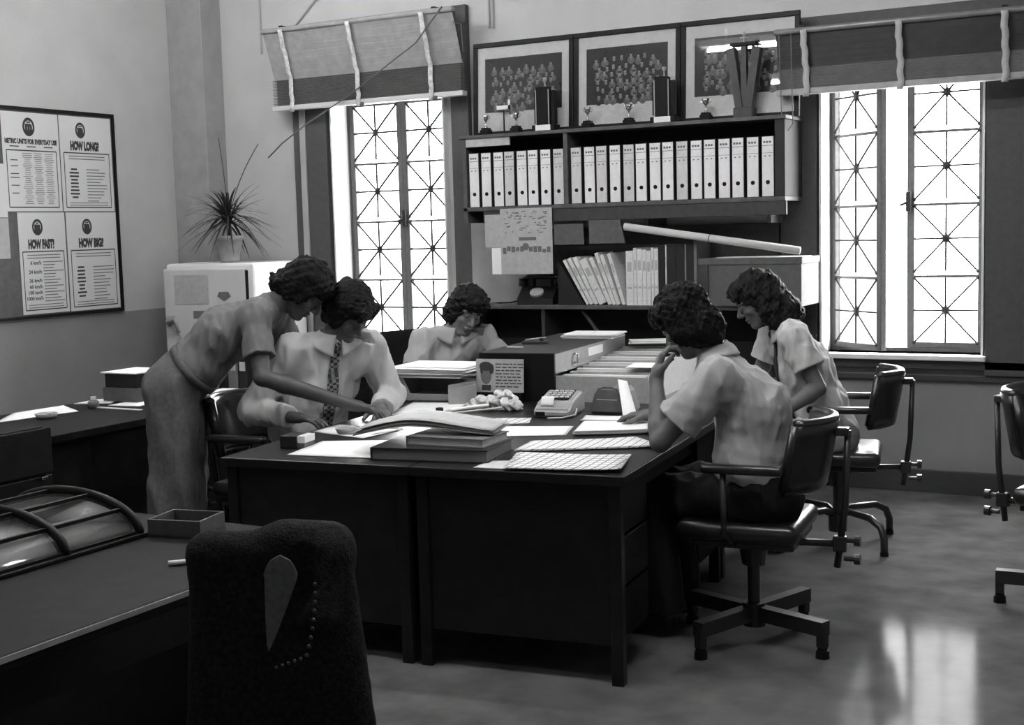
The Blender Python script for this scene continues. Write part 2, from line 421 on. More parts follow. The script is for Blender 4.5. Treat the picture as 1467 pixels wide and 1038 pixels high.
# ================================================================== camera
cam = bpy.data.cameras.new('camera'); co = bpy.data.objects.new('camera', cam); COL.objects.link(co); SC.camera = co
cam.sensor_fit = 'HORIZONTAL'; cam.sensor_width = 36.; cam.lens = 36.*1880/1467; cam.clip_start = .05
yaw, pitch, roll = rad(29), math.atan(190/1880), rad(1.55)
fwd = Vector((-math.sin(yaw)*math.cos(pitch), math.cos(yaw)*math.cos(pitch), -math.sin(pitch)))
r0 = Vector((math.cos(yaw), math.sin(yaw), 0)); u0 = r0.cross(fwd)
rgt = r0*math.cos(roll)-u0*math.sin(roll); upv = r0*math.sin(roll)+u0*math.cos(roll)
mw = Matrix((rgt, upv, -fwd)).transposed().to_4x4(); mw.translation = (0, 0, 1.6); co.matrix_world = mw
SC.view_settings.view_transform = 'Standard'; SC.view_settings.look = 'None'; SC.view_settings.gamma = 1.
SC.view_settings.use_curve_mapping = False; SC.view_settings.exposure = 1.68
SC.cycles.use_denoising = True; SC.cycles.max_bounces = 8; SC.cycles.sample_clamp_indirect = 8.
SC.cycles.transparent_max_bounces = 12
# ================================================================== things on the walls
# ---- notice board with four metric posters
def notice_board():
    t = thing('notice_board', 'framed notice board with metric conversion posters on the left wall', 'notice board', (XL, 6.45, 1.79))
    # local: x out of the wall is +x; y along the wall
    y0, y1, z0, z1 = -1.35, .55, -.70, .71
    part('backing', M['boxcard'], t, lambda b: b.b2((0, y0, z0), (.015, y1, z1)))
    def fr(b):
        w = .022
        b.b2((0, y0, z0), (.028, y1, z0+w), .003); b.b2((0, y0, z1-w), (.028, y1, z1), .003)
        b.b2((0, y0, z0+w), (.028, y0+w, z1-w), .003); b.b2((0, y1-w, z0+w), (.028, y1, z1-w), .003)
    part('frame', M['black'], t, fr)
    titles = ['METRIC UNITS FOR EVERYDAY USE', 'HOW LONG?', 'HOW FAST?', 'HOW BIG?']
    cells = [(-.44, .035, .02, .675), (.045, .515, .02, .675), (-.355, .045, -.67, .012), (.058, .52, -.672, .012)]
    for i, (a, c, e, f) in enumerate(cells):
        w, h = c-a, f-e; cx = (a+c)/2
        p = part('poster', M['paper2'], t, lambda b: b.b2((.016, a, e), (.0185, c, f)))
        p['label'] = ['poster of metric units with a large table', 'HOW LONG? poster', 'HOW FAST? poster', 'HOW BIG? poster'][i]
        X = .0192
        R = lambda y, z: Matrix.Translation((X, y, z)) @ Matrix.Rotation(PI/2, 4, 'Z') @ Matrix.Rotation(PI/2, 4, 'X')
        def ink(b):
            lx = a + w*(.47 if i == 0 else .40); lz = f-h*.145; r = .062 if i == 0 else .055
            n = 28                                                     # ring with an m standing on a hill inside it
            for k in range(n):
                t0, t1 = 2*PI*k/n, 2*PI*(k+1)/n
                q = [(X, lx+rr*.82*math.cos(tt), lz+rr*math.sin(tt)) for rr, tt in ((r, t0), (r, t1), (r*.68, t1), (r*.68, t0))]
                b.quad(*q)
            hill = [(X, lx+r*.60*math.cos(tt), lz-r*.16+r*.60*math.sin(tt) if False else lz+r*.70*math.sin(tt)) for tt in np.linspace(PI+.45, 2*PI-.45, 9)] + [(X, lx, lz-r*.32)]
            b.bm.faces.new([b.bm.verts.new(q) for q in hill])
            add_text(b, 'm', r*1.15, R(lx, lz-r*.28), .006, 'CENTER', r*.95)
            b.box((X, lx, lz+r*.5), (.0004, r*.5, r*.16))
            if i == 0:
                add_text(b, titles[0], .042, R(cx, f-h*.315), .003, 'CENTER', w*.92)
                for k in range(3): b.box((X, a+w*(.2+.3*k), f-h*.345), (.0004, w*.16, .007))
            else:
                add_text(b, titles[i], .078, R(cx-.015, f-h*.350), .0065, 'CENTER', w*(.56 if i != 3 else .50))
            fy0, fy1, fz0, fz1 = a+w*.06, c-w*.06, e+h*.04, f-h*.385; lw = .006
            b.box((X, cx, fz0), (.0004, fy1-fy0, lw*1.3)); b.box((X, cx, fz1), (.0004, fy1-fy0, lw*1.3))
            b.box((X, fy0, (fz0+fz1)/2), (.0004, lw, fz1-fz0)); b.box((X, fy1, (fz0+fz1)/2), (.0004, lw, fz1-fz0))
            H = fz1-fz0; W_ = fy1-fy0
            if i == 2:
                rows = ['6 km/h', '24 km/h', '36 km/h', '60 km/h', '100 km/h', '1000 km/h']
                for k, s in enumerate(rows):
                    zz = fz1-H*[.22, .375, .525, .63, .73, .83][k]
                    v, q = text_mesh(s, .033, .001, 'RIGHT')
                    vs = [b.bm.verts.new(R(fy0+W_*.43, zz) @ Vector(pp)) for pp in v]
                    for qq in q: b.bm.faces.new([vs[m_] for m_ in qq])
            rnd = random.Random(i)
            if i == 0:
                for k in range(26):
                    zz = fz1-H*(.07+.034*k)
                    if rnd.random() < .4: b.box((X, fy0+W_*.14, zz), (.0004, W_*rnd.uniform(.1, .18), .006))
            elif i in (1, 3):
                for k in range(9):
                    zz = fz1-H*(.30+.064*k)
                    b.box((X, fy0+W_*.20, zz), (.0004, W_*rnd.uniform(.12, .22), .012))
            for m_ in b.bm.faces: m_.material_index = 0
        part('print', M['ink'], p, ink)
        def ink2(b):
            rnd = random.Random(i+20)
            fy0, fy1, fz0, fz1 = a+w*.06, c-w*.06, e+h*.04, f-h*.385; H = fz1-fz0; W_ = fy1-fy0
            if i == 0:
                for k in range(27):
                    zz = fz1-H*(.05+.034*k)
                    for s in range(3):
                        ww = W_*rnd.uniform(.1, .2); b.box((X, fy0+W_*(.40+.22*s), zz), (.0003, ww, .004))
            else:
                for k in range(14 if i == 2 else 11):
                    zz = fz1-H*((.18+.052*k) if i == 2 else (.30+.058*k)); ww = W_*rnd.uniform(.25, .5)
                    b.box((X, fy0+W_*.47+ww/2, zz), (.0003, ww, .006))
                for k in range(2): b.box((X, cx, fz1-H*(.06+.05*k)), (.0003, W_*.8, .006))
                for k in range(2): b.box((X, cx, fz0+H*(.04+.045*k)), (.0003, W_*.85, .005))
        part('small_print', M['inkgrey'], p, ink2)
    for k, (za, zb) in enumerate(((-.02, .33), (-.29, -.025))):
        s = part('pinned_sheet', M['paper2' if k == 0 else 'papergrey'], t, lambda b: b.b2((.016, -.80, za), (.018, -.43-.0*k, zb)))
notice_board()

# ---- picture frames standing on top of the shelf unit
SH_Z = 2.215                       # top of the unit's top board
def picture(i, x0, x1, label):
    t = thing('picture_frame', label, 'picture', ((x0+x1)/2, 7.60, SH_Z), 0, 'framed team photographs')
    w, h, th = x1-x0, .61, rad(3)
    e = Matrix.Rotation(-th, 4, 'X')
    def xf(b):
        bmesh.ops.transform(b.bm, matrix=e, verts=b.bm.verts[:])
    f = .030
    def fr(b):
        b.b2((-w/2, 0, 0), (w/2, .025, f), .002); b.b2((-w/2, 0, h-f), (w/2, .025, h), .002)
        b.b2((-w/2, 0, f), (-w/2+f, .025, h-f), .002); b.b2((w/2-f, 0, f), (w/2, .025, h-f), .002); xf(b)
    part('frame', M['black'], t, fr)
    def mt(b): b.b2((-w/2+f*.8, .014, f*.8), (w/2-f*.8, .022, h-f*.8)); xf(b)
    part('mount', M['mount'], t, mt)
    pw0, pw1, pz0, pz1 = -w/2+.085, w/2-.085, .155, h-.105
    def pr(b):
        rnd = random.Random(40+i)
        b.mi = 0; b.b2((pw0, .0125, pz0), (pw1, .014, pz1))
        def disc(x, z, rx, rz, y, mi):
            b.mi = mi; n = 9; b.bm.faces.new([b.bm.verts.new((x+rx*math.cos(2*PI*k/n), y, z+rz*math.sin(2*PI*k/n))) for k in range(n)][::-1]).material_index = mi
        y = .0122
        for row in range(6):                                   # rows of a seated and standing team, shirts and faces
            n = 9 if row else 8; z = pz1-.070-.046*row; y -= .0002
            for k in range(n):
                x = pw0+.07+(pw1-pw0-.14)*(k+.5*(row % 2)*.6)/(n-1+.3)+rnd.uniform(-.011, .011)
                zz = z+rnd.uniform(-.013, .013)
                disc(x, zz-.034, rnd.uniform(.022, .029), .024, y, rnd.choice((0, 1, 1)))
                for q in (-1, 1):                              # white collar, then face and hair
                    b.bm.faces.new([b.bm.verts.new(p) for p in ((x, y-.0001, zz-.030), (x+q*.012, y-.0001, zz-.013), (x+q*.003, y-.0001, zz-.010))]).material_index = 2
                disc(x, zz, .0085, .0120, y-.0002, 2)
                disc(x, zz+.009, .0095, .0065, y-.0003, 0)
        xf(b)
    part('team_photograph', [M['photo_dark'], M['photo_mid'], M['photo_light']], t, pr)
    def gl(b): b.b2((-w/2+f*.8, .008, f*.8), (w/2-f*.8, .0095, h-f*.8)); xf(b)
    part('glass', M['framegl'], t, gl)
picture(0, -4.46, -3.725, 'left framed team photograph on the shelf, its lower right behind a column trophy')
picture(1, -3.72, -3.00, 'middle framed team photograph standing on the binder shelf')
picture(2, -2.995, -2.26, 'right framed team photograph, behind the V-shaped trophy')

# ---- binder shelf on the wall
def binder_shelf():
    t = thing('wall_shelf', 'dark wooden two bay wall shelf holding the lever arch files', 'shelf', (0, 0, 0))
    yb, yf = YB-.005, 7.44
    x0, x1 = -4.455, -2.295
    part('top_board', M['shelfwood'], t, lambda b: b.b2((x0-.02, yf-.01, SH_Z-.022), (x1+.01, yb, SH_Z), .003))
    part('bottom_board', M['shelfwood'], t, lambda b: b.b2((x0, yf, 1.725), (x1, yb, 1.75), .003))
    part('back_panel', M['shelfdark'], t, lambda b: b.b2((x0, yb-.012, 1.75), (x1, yb, SH_Z-.022)))
    part('side_panel', M['shelfwood'], t, lambda b: b.b2((x0, yf, 1.65), (x0+.03, yb, SH_Z-.022), .003))
    part('side_panel', M['shelfdark'], t, lambda b: b.b2((x1-.06, yf, 1.75), (x1, yb, SH_Z-.022), .003))  # right side in a darker colour than the wood, toning down its window light
    part('divider', M['shelfwood'], t, lambda b: b.b2((-3.718, yf, 1.75), (-3.688, yb, SH_Z-.022), .003))
    part('fascia', M['fascia'], t, lambda b: b.b2((-4.31, yf+.005, 1.645), (x1+.005, yf+.03, 1.725), .003))
    part('pelmet', M['papergrey'], t, lambda b: b.b2((x0+.03, yf+.0, SH_Z-.075), (-4.10, yf+.012, SH_Z-.022), .002))
    for x in (-4.2, -3.2, -2.42):
        part('bracket', M['shelfwood'], t, lambda b: b.b2((x-.012, YB-.30, 1.60), (x+.012, yb, 1.725), .002))
binder_shelf()
def make_binder():
    t = thing('lever_arch_file', 'x', 'binder', (0, 0, 0), 0, 'lever arch files on the wall shelf')
    w, d, h = .076, .27, .352
    def cov(b):
        b.b2((-w/2, 0, 0), (-w/2+.003, d, h)); b.b2((w/2-.003, 0, 0), (w/2, d, h)); b.b2((-w/2, 0, 0), (w/2, .003, h))
        b.b2((-w/2+.004, .02, .006), (w/2-.004, d-.01, h-.012))
    part('cover', M['binder'], t, cov)
    sp = part('spine_label', M['spine'], t, lambda b: b.b2((-w/2+.004, -.0012, .004), (w/2-.004, .0, h-.004)))
    def pr(b):
        y = -.0016
        b.box((0, y, h-.055), (w-.012, .0006, .003)); b.box((0, y, h-.098), (w-.012, .0006, .002))
        for k, x in enumerate((-.02, -.003, .014)): b.box((x, y, h-.035), (.012, .0006, .012))
        for k, x in enumerate((-.016, .012)): b.box((x, y, h-.115), (.010, .0006, .006))
    part('label_print', M['inkgrey'], sp, pr)
    def ring(b):
        b.cyl((0, -.003, .085), (0, .001, .085), .0125, n=16)
    part('finger_hole', M['black'], t, ring)
    return t
proto_b = make_binder(); nb = 0
for bay, n, xa, xb in (('left', 8, -4.420, -3.725), ('right', 15, -3.682, -2.362)):
    for k in range(n):
        x = xa+(xb-xa)*(k+.5)/n
        lab = 'white-spined lever arch file, %s from the left in the %s bay of the wall shelf' % (_ORD[k], bay)
        t = proto_b if nb == 0 else dup(proto_b)
        t.location = (x, 7.455+.004*((nb*7) % 5), 1.75); t['label'] = lab; nb += 1
        if (bay, k) in (('left', 3), ('left', 7), ('right', 0), ('right', 2), ('right', 4), ('right', 8)):
            for c in t.children:
                if c.name.startswith('spine_label'):
                    c.data = c.data.copy(); c.data.materials[0] = M['spine2']

# ---- trophies on the top board
def small_cup(x, label, tilt=0.):
    t = thing('trophy', label, 'trophy', (x, 7.52, SH_Z), 0, 'small cup trophies')
    part('base', M['black'], t, lambda b: (b.box((0, 0, .018), (.062, .062, .036), bev=.003), b.box((0, 0, .042), (.05, .05, .014), bev=.003)))
    def cup(b):
        b.lathe([(.014, .049), (.012, .054), (.005, .062), (.004, .085), (.008, .092), (.016, .102), (.020, .120), (.021, .132), (.018, .132), (.0, .110)], n=16)
        for s in (-1, 1): b.tube([(s*.019, 0, .126), (s*.032, 0, .122), (s*.030, 0, .108), (s*.017, 0, .104)], .0022, 6)
    part('cup', M['chrome'], t, cup, True)
small_cup(-4.315, 'small cup trophy on black base, leftmost on the shelf top')
small_cup(-4.09, 'small cup trophy on black base, left of the first column trophy')
small_cup(-3.58, 'small cup trophy on black base, before the left half of the middle photograph')
small_cup(-3.30, 'small cup trophy on black base, before the right half of the middle photograph')
small_cup(-2.80, 'small cup trophy on black base, left of the V-shaped trophy')
def column_trophy(x, label):
    t = thing('column_trophy', label, 'trophy', (x, 7.51, SH_Z), 0, 'column trophies')
    part('plinth', M['black'], t, lambda b: b.box((0, 0, .02), (.16, .085, .04), bev=.003))
    part('plate', M['whitenamel'], t, lambda b: b.box((0, -.044, .022), (.105, .003, .034)))
    def colm(b):
        b.box((-.012, 0, .16), (.085, .06, .24), bev=.006); b.box((.055, .008, .15), (.03, .045, .21), bev=.004); b.box((-.068, .008, .15), (.014, .045, .20), bev=.004)
    part('column', M['black'], t, colm)
    def strips(b):
        for q in (-.055, .036): b.cyl((q, -.028, .04), (q, -.028, .26), .004, n=8)
    part('metal_strip', M['greymetal'], t, strips)
    def fig(b): b.lathe([(.012, .28), (.004, .29), (.004, .31), (.012, .318), (.014, .335), (.0, .34)], n=12)
    part('figure', M['greymetal'], t, fig, True)
column_trophy(-3.87, 'dark column trophy with white plate before the left photograph')
column_trophy(-3.06, 'dark column trophy with white plate before the gap between middle and right photographs')
def v_trophy():
    t = thing('v_trophy', 'tall dark V-shaped trophy before the right photograph', 'trophy', (-2.555, 7.51, SH_Z))
    part('base', M['fascia'], t, lambda b: b.box((0, 0, .03), (.115, .09, .06), bev=.004))
    def arms(b):
        for s in (-1, 1):
            b.extr([(s*.005, -.03, .06), (s*.05, -.03, .06), (s*.105, -.03, .40), (s*.055, -.03, .41)], (0, .06, 0))
        b.extr([(-.02, -.02, .06), (.02, -.02, .06), (.015, -.02, .42), (-.015, -.02, .42)], (0, .04, 0))
    part('arm', M['fascia'], t, arms)
    part('cap_plate', M['black'], t, lambda b: b.box((0, 0, .425), (.16, .06, .02), bev=.003))
    def fig(b):
        b.cyl((0, 0, .435), (0, 0, .475), .006); b.sph((0, 0, .483), .012); b.cyl((-.025, 0, .462), (.025, 0, .462), .005, n=8)
    part('figure', M['greymetal'], t, fig, True)
v_trophy()
def pennant_stand():
    t = thing('award_stand', 'white L-shaped award card propped before the left photograph', 'award', (-4.26, 7.57, SH_Z))
    part('card', M['whitenamel'], t, lambda b: (b.b2((-.0, 0, .165), (.10, .004, .19)), b.b2((.085, 0, .165), (.10, .004, .225))))
    part('support', M['black'], t, lambda b: (b.cyl((.05, .006, 0), (.05, .006, .18), .005, n=8), b.box((.05, .006, .005), (.06, .04, .01))))
pennant_stand()

# ---- venetian blinds
def blind(x0, x1, zt, zm, zb, yt, yb, tapes, label, dark, ntop):
    t = thing('venetian_blind', label, 'blind', ((x0+x1)/2, 0, 0))
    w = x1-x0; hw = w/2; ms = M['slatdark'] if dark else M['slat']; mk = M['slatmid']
    part('head_rail', M['slatmid' if dark else 'slat'], t, lambda b: b.box((0, yt, zt-.0175), (w, .06, .035), bev=.016, seg=4), True)
    for s in (-1, 1):
        part('bracket', M['black'], t, lambda b: b.b2((s*(hw-.165)-.015, yt, zt-.03), (s*(hw-.165)+.015, YB-.04, zt+.015), .003))
    def upper(b):                                                  # hanging slats, nearly closed, swinging in to the window
        for k in range(ntop):
            f = (k+.5)/ntop; z = zt-.04+(zm-zt+.04)*f; y = yt+(yb-yt)*f
            b.box((0, y, z), (w*.985, .004, (zt-zm)/ntop*1.12), rot=(rad(24), 0, 0))
    part('slat', ms, t, upper)
    def stack(b):                                                  # gathered slats plus an added backing sheet that stops window light in the gaps
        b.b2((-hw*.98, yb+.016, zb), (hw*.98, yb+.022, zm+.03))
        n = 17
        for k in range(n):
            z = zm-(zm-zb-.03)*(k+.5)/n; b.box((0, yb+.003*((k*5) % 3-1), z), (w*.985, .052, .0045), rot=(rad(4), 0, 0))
    s = part('slat', mk, t, stack); s['label'] = 'gathered slats with an added backing sheet'
    part('bottom_rail', M['slat'] if dark else M['lightmetal'], t, lambda b: b.b2((-hw, yb-.03, zb-.005), (hw, yb+.03, zb+.028), .004))
    for x in tapes:
        def tp(b):
            pts = []
            n = 14
            for k in range(n+1):
                f = k/n; z = zt-.02+(zb-zt+.0)*f; y = (yt+(yb-yt)*min(1, f*(zt-zb)/(zt-zm)))-.038-.006*(k % 2)
                pts.append((y, z, .004*math.sin(k*1.7)))
            b.sheet(lambda u, v: ((x-(x0+x1)/2)+(v-.5)*.036+pts[round(u*n)][2], pts[round(u*n)][0], pts[round(u*n)][1]), n, 1, .003)
        part('ladder_tape', M['papergrey' if dark else 'tape'], t, tp)
    def cd(b):
        xr = (hw if not dark else -hw)-.02; s = 1 if not dark else -1
        if dark: b.tube([(xr+.06, yt-.035, zt-.03), (xr+.055, yb-.05, zb-.05), (xr+.06, yb-.05, zb-.17), (xr+.09, yb-.05, zb-.215), (xr+.125, yb-.05, zb-.17), (xr+.12, yb-.05, zb-.04), (xr+.13, yt-.035, zt-.03)], .003, 6)
        else:
            b.tube([(xr-.05, yt-.035, zt), (xr-.25, yt-.06, zt-.22), (-.1, yb-.05, zb+.06), (-hw+.35, yb-.05, zb-.10), (-hw+.12, yb-.08, zb-.24), (-hw+.0, yb-.10, zb-.34)], .005, 6)
            b.tube([(hw-.01, yt, zt-.1), (hw+.05, yt, zt-.12), (hw+.06, yt, zt-.30)], .004, 6)
            for q in tapes[1:]: b.sph((q-(x0+x1)/2+.03, yb-.04, zb-.01), .018, 8)
    part('cord', M['cord'], t, cd)
blind(-6.16, -4.55, 3.07, 2.72, 2.505, 7.55, 7.66, (-5.97, -5.39, -4.79), 'pale half raised venetian blind over the left window', False, 7)
blind(-2.37, -.95, 2.70, 2.48, 2.335, 7.49, 7.555, (-2.19, -1.66, -1.11), 'dark half raised venetian blind over the open right window', True, 5)

# ---- low cabinet with the lower shelf, and what stands on it
def lower_cabinet():
    t = thing('low_bookcase', 'dark low bookcase under the wall shelf between the windows', 'bookcase', (0, 0, 0))
    yb, yf = YB-.055, 7.42; x0, x1 = -4.42, -2.44
    part('top_board', M['shelfwood'], t, lambda b: b.b2((x0, yf, 1.09), (x1, yb, 1.115), .003))
    part('side_panel', M['fascia'], t, lambda b: b.b2((x0, yf+.01, .07), (x0+.025, yb, 1.09)))
    part('side_panel', M['fascia'], t, lambda b: b.b2((x1-.025, yf+.01, .07), (x1, yb, 1.09)))
    part('back_panel', M['shelfdark'], t, lambda b: b.b2((x0+.025, yb-.012, .07), (x1-.025, yb, 1.09)))
    part('shelf_board', M['fascia'], t, lambda b: b.b2((x0+.025, yf+.02, .55), (x1-.025, yb-.012, .57)))
    part('shelf_board', M['fascia'], t, lambda b: b.b2((x0+.025, yf+.02, .07), (x1-.025, yb-.012, .09)))
    part('divider', M['fascia'], t, lambda b: b.b2((-3.9, yf+.02, .57), (-3.875, yb-.012, 1.09)))
    part('plinth', M['black'], t, lambda b: b.b2((x0+.02, yf+.04, 0), (x1-.02, yb, .07)))
    part('prop', M['fascia'], t, lambda b: b.tube([(-3.62, yf+.05, 1.08), (-3.25, yf+.05, .60)], .012, 6))
lower_cabinet()
def wall_panel():   # board on the wall behind, to which sheets are pinned
    t = part('pin_board', M['fascia'], None, lambda b: b.b2((-4.16, YB-.052, 1.13), (-2.44, YB-.005, 1.60), .004))
    tag(t, 'dark pin board on the wall behind the leaning journals', 'board')
wall_panel()
def flat_sheet(name, x0, x1, z0, z1, y, m, label, cat, deco=None, skew=0.):
    t = thing(name, label, cat, ((x0+x1)/2, y, (z0+z1)/2))
    w, h = x1-x0, z1-z0
    part('sheet', m, t, lambda b: b.extr([(-w/2, 0, -h/2), (w/2+skew, 0, -h/2), (w/2, 0, h/2), (-w/2, 0, h/2)], (0, .0025, 0)))
    if deco: part('print', M['inkgrey'], t, deco)
    return t
def cal(b):
    rnd = random.Random(5); y = -.0012
    b.box((.01, y, .015), (.125, .0008, .022))
    for k in range(60): b.box((rnd.uniform(-.15, .15), y, rnd.uniform(.05, .19)), (rnd.uniform(.005, .03), .0006, .006))
    for k in range(11):
        x = -.16+.032*k
        if abs(x) > .03: b.box((x, y, -.055+rnd.uniform(-.008, .01)), (.026, .0008, rnd.uniform(.02, .045)))
    b.cyl((-.005, y-.0004, -.035), (-.005, y+.0004, -.035), .024, n=16)
flat_sheet('wall_calendar', -4.175, -3.80, 1.315, 1.735, 7.425, M['papergrey'], 'grey printed calendar sheet hanging under the wall shelf', 'poster', cal)
flat_sheet('wall_notice', -4.25, -4.165, 1.315, 1.485, 7.437, M['paper'], 'white notice sheet peeping from behind the calendar sheet', 'notice')
flat_sheet('wall_card', -4.30, -4.18, 1.49, 1.70, 7.443, M['papergrey'], 'narrow grey card above the white notice sheet', 'card')
flat_sheet('shelf_card', -3.79, -3.585, 1.497, 1.627, 7.430, M['boxcard'], 'grey card hanging beneath the wall shelf right of the calendar sheet', 'card', skew=.004)
flat_sheet('shelf_card', -3.545, -3.335, 1.50, 1.645, 7.430, M['boxcard'], 'grey card with a slanting edge, hanging left of the paper roll', 'card', skew=.035)

def journal(i, xb, xt, w, h, label, m='bookwhite', y=7.46):
    t = thing('journal', label, 'book', (xb, y, 1.115), 0, 'books on the low bookcase')
    a = math.atan2(xt-xb, h)
    mt = Matrix.Rotation(a, 4, 'Y')
    def cov(b):
        b.b2((0, 0, 0), (w, .23, h), .001); bmesh.ops.transform(b.bm, matrix=mt, verts=b.bm.verts[:])
        zm = min(v.co.z for v in b.bm.verts); bmesh.ops.translate(b.bm, vec=(0, 0, -zm), verts=b.bm.verts[:])
    part('cover', M[m], t, cov)
    if m == 'bookwhite':
        def sp(b):
            b.b2((w*.2, -.0009, h*.30), (w*.8, -.0002, h*.34)); b.b2((w*.2, -.0009, h*.62), (w*.8, -.0002, h*.80))
            bmesh.ops.transform(b.bm, matrix=mt, verts=b.bm.verts[:]); bmesh.ops.translate(b.bm, vec=(0, 0, max(0, w*math.sin(a))), verts=b.bm.verts[:])
        part('spine_print', M['papergrey'], t, sp)
lean = [(-3.585, -3.80, .018, .325), (-3.560, -3.765, .024, .33), (-3.530, -3.725, .026, .33), (-3.495, -3.67, .050, .31), (-3.435, -3.60, .026, .32), (-3.405, -3.57, .022, .345), (-3.378, -3.53, .024, .33), (-3.340, -3.42, .024, .335)]
for k, (xb, xt, w, h) in enumerate(lean):
    # leaning left at the top; each foot rests against the next
    journal(k, xb, xb-(.19-.012*k), w, h, 'white journal leaning over to the left, %s from the left' % _ORD[k])
x = -3.312
for k, w in enumerate((.050, .024, .036, .028, .030, .020, .028)):
    journal(20+k, x, x, w-.002, .335+.006*((k*3) % 4), 'upright white journal, %s in the row after the leaning ones' % _ORD[k]); x += w
for k, (w, h, m, lab) in enumerate(((.045, .36, 'bookdark', 'black upright binder just right of the white journals'), (.010, .37, 'bookwhite', 'thin pale booklet between black binders'), (.06, .37, 'bookdark', 'wide black binder right of the thin pale booklet'), (.055, .375, 'bookdark', 'second wide black binder right of the thin pale booklet'), (.014, .37, 'bookgrey', 'thin grey book right of the wide black binders'), (.045, .40, 'bookdark', 'black book beside the thin grey book'), (.022, .40, 'bookgrey', 'tall grey book next to the large grey box'))):
    journal(40+k, x, x, w-.002, h, lab, m); x += w
def big_box():
    t = thing('storage_box', 'large grey lidded storage box behind the long-haired person', 'box', (-2.50, 7.60, 1.115))
    part('box_body', M['boxcard'], t, lambda b: b.b2((-.31, -.2, 0), (.31, .16, .262), .004))
    part('lid', M['boxcard'], t, lambda b: b.b2((-.316, -.206, .245), (.316, .166, .285), .004))
    part('lid_edge', M['paper2'], t, lambda b: b.b2((-.20, -.207, .2855), (.316, .0, .289)))
    part('corner_post', M['fascia'], t, lambda b: b.b2((-.318, -.209, 0), (-.25, -.2, .245)))
big_box()
def roll():
    a, c = Vector((-3.29, 7.405, 1.60)), Vector((-2.20, 7.405, 1.437))
    t = thing('paper_roll', 'long pale paper roll lying slanted over the books and storage box', 'paper roll', (0, 0, 0))
    part('roll', M['card'], t, lambda b: b.cyl(a, c, .023, n=18), True)
    part('end_hole', M['inkgrey'], t, lambda b: b.cyl(c, c+(c-a).normalized()*.0015, .012, n=14))
    part('band', M['boxcard'], t, lambda b: b.cyl(a.lerp(c, .5), a.lerp(c, .505), .0236, n=18))
roll()
def telephone():
    t = thing('telephone', 'black desk telephone on the low bookcase before the calendar sheet', 'telephone', (-3.97, 7.56, 1.115), rad(10))
    part('body', M['blackvinyl'], t, lambda b: b.extr([(-.12, -.11, 0), (-.12, .11, 0), (-.12, .09, .10), (-.12, .01, .115), (-.12, -.11, .04)], (.24, 0, 0)))
    part('dial', M['greymetal'], t, lambda b: b.cyl((0, -.058, .072), (0, -.066, .084), .045, n=20))
    def hs(b):
        b.tube([(-.13, .05, .155), (-.09, .05, .175), (.09, .05, .175), (.13, .05, .155)], .017, 10)
        for s in (-1, 1): b.cyl((s*.125, .05, .165), (s*.13, .05, .115), .03, .034, n=14)
    part('handset', M['blackvinyl'], t, hs, True)
    [part('cradle', M['blackvinyl'], t, lambda b: b.box((q*.06, .05, .13), (.02, .07, .06))) for q in (-1, 1)]
    part('cord', M['black'], t, lambda b: b.tube([(-.12, .05, .03), (-.2, 0, .012), (-.26, -.05, .012), (-.3, .0, .012)], .005, 6))
telephone()
tag(part('desk_fan_case', M['bookdark'], None, lambda b: b.extr([(-3.785, 7.46, 1.115), (-3.60, 7.46, 1.115), (-3.785, 7.46, 1.40)], (0, .22, 0))), 'black wedge-shaped folder holder beside the telephone', 'folder holder')
bpy.data.objects['desk_fan_case'].name = 'folder_holder'

# ---- enamel cabinet in the far left corner with the potted plant
def fridge():
    x0, x1, y0, y1, zt = -6.80, -5.99, 7.10, 7.72, 1.42
    t = thing('enamel_cabinet', 'white enamel cabinet with badges in the far left corner', 'cabinet', ((x0+x1)/2, (y0+y1)/2, 0))
    w, d = (x1-x0)/2, (y1-y0)/2
    part('body', M['whitenamel'], t, lambda b: b.b2((-w, -d+.03, .06), (w, d, zt), .02))
    part('plinth', M['black'], t, lambda b: b.b2((-w+.02, -d+.05, 0), (w-.02, d-.02, .06)))
    part('door', M['lightmetal'], t, lambda b: b.b2((-w, -d, .08), (w-.05, -d+.03, zt-.035), .012))
    part('gasket', M['black'], t, lambda b: b.b2((w-.05, -d+.004, .10), (w-.045, -d+.03, zt-.05)))
    def badge(b): b.extr([(.10, -d-.004, 1.19), (.16, -d-.004, 1.155), (.22, -d-.004, 1.19), (.20, -d-.004, 1.22), (.12, -d-.004, 1.22)], (0, .004, 0))
    part('diamond_badge', M['inkgrey'], t, badge)
    part('name_plate', M['inkgrey'], t, lambda b: b.b2((-.13, -d-.003, 1.03), (.08, -d, 1.085)))
    part('notice_sheet', M['papergrey'], t, lambda b: b.b2((-.30, -d-.002, 1.13), (.02, -d, 1.34)))
    def tap(b):
        b.tube([(-.36, -d-.01, .98), (-.34, -d-.05, 1.01), (-.27, -d-.05, 1.03), (-.25, -d-.03, .93)], .014, 8); b.box((-.33, -d-.02, 1.03), (.06, .04, .05), bev=.01)
    part('handle', M['greymetal'], t, tap)
fridge()
def papers_on(name, x, y, z, w, d, n, label, m='paper', rz=0., step=.0015, jit=.012):
    t = thing(name, label, 'paper', (x, y, z), rz)
    rnd = random.Random(label)
    for k in range(n):
        a = rnd.uniform(-.06, .06); dx, dy = rnd.uniform(-jit, jit), rnd.uniform(-jit, jit)
        part('sheet', M[m] if k % 3 != 1 else M['paper2'], t, lambda b: b.box((dx, dy, step*(k+.5)), (w, d, step*.85), rot=(0, 0, a)))
    return t
papers_on('loose_papers', -6.60, 7.32, 1.42, .22, .21, 3, 'white loose papers on the enamel cabinet left of the plant pot')
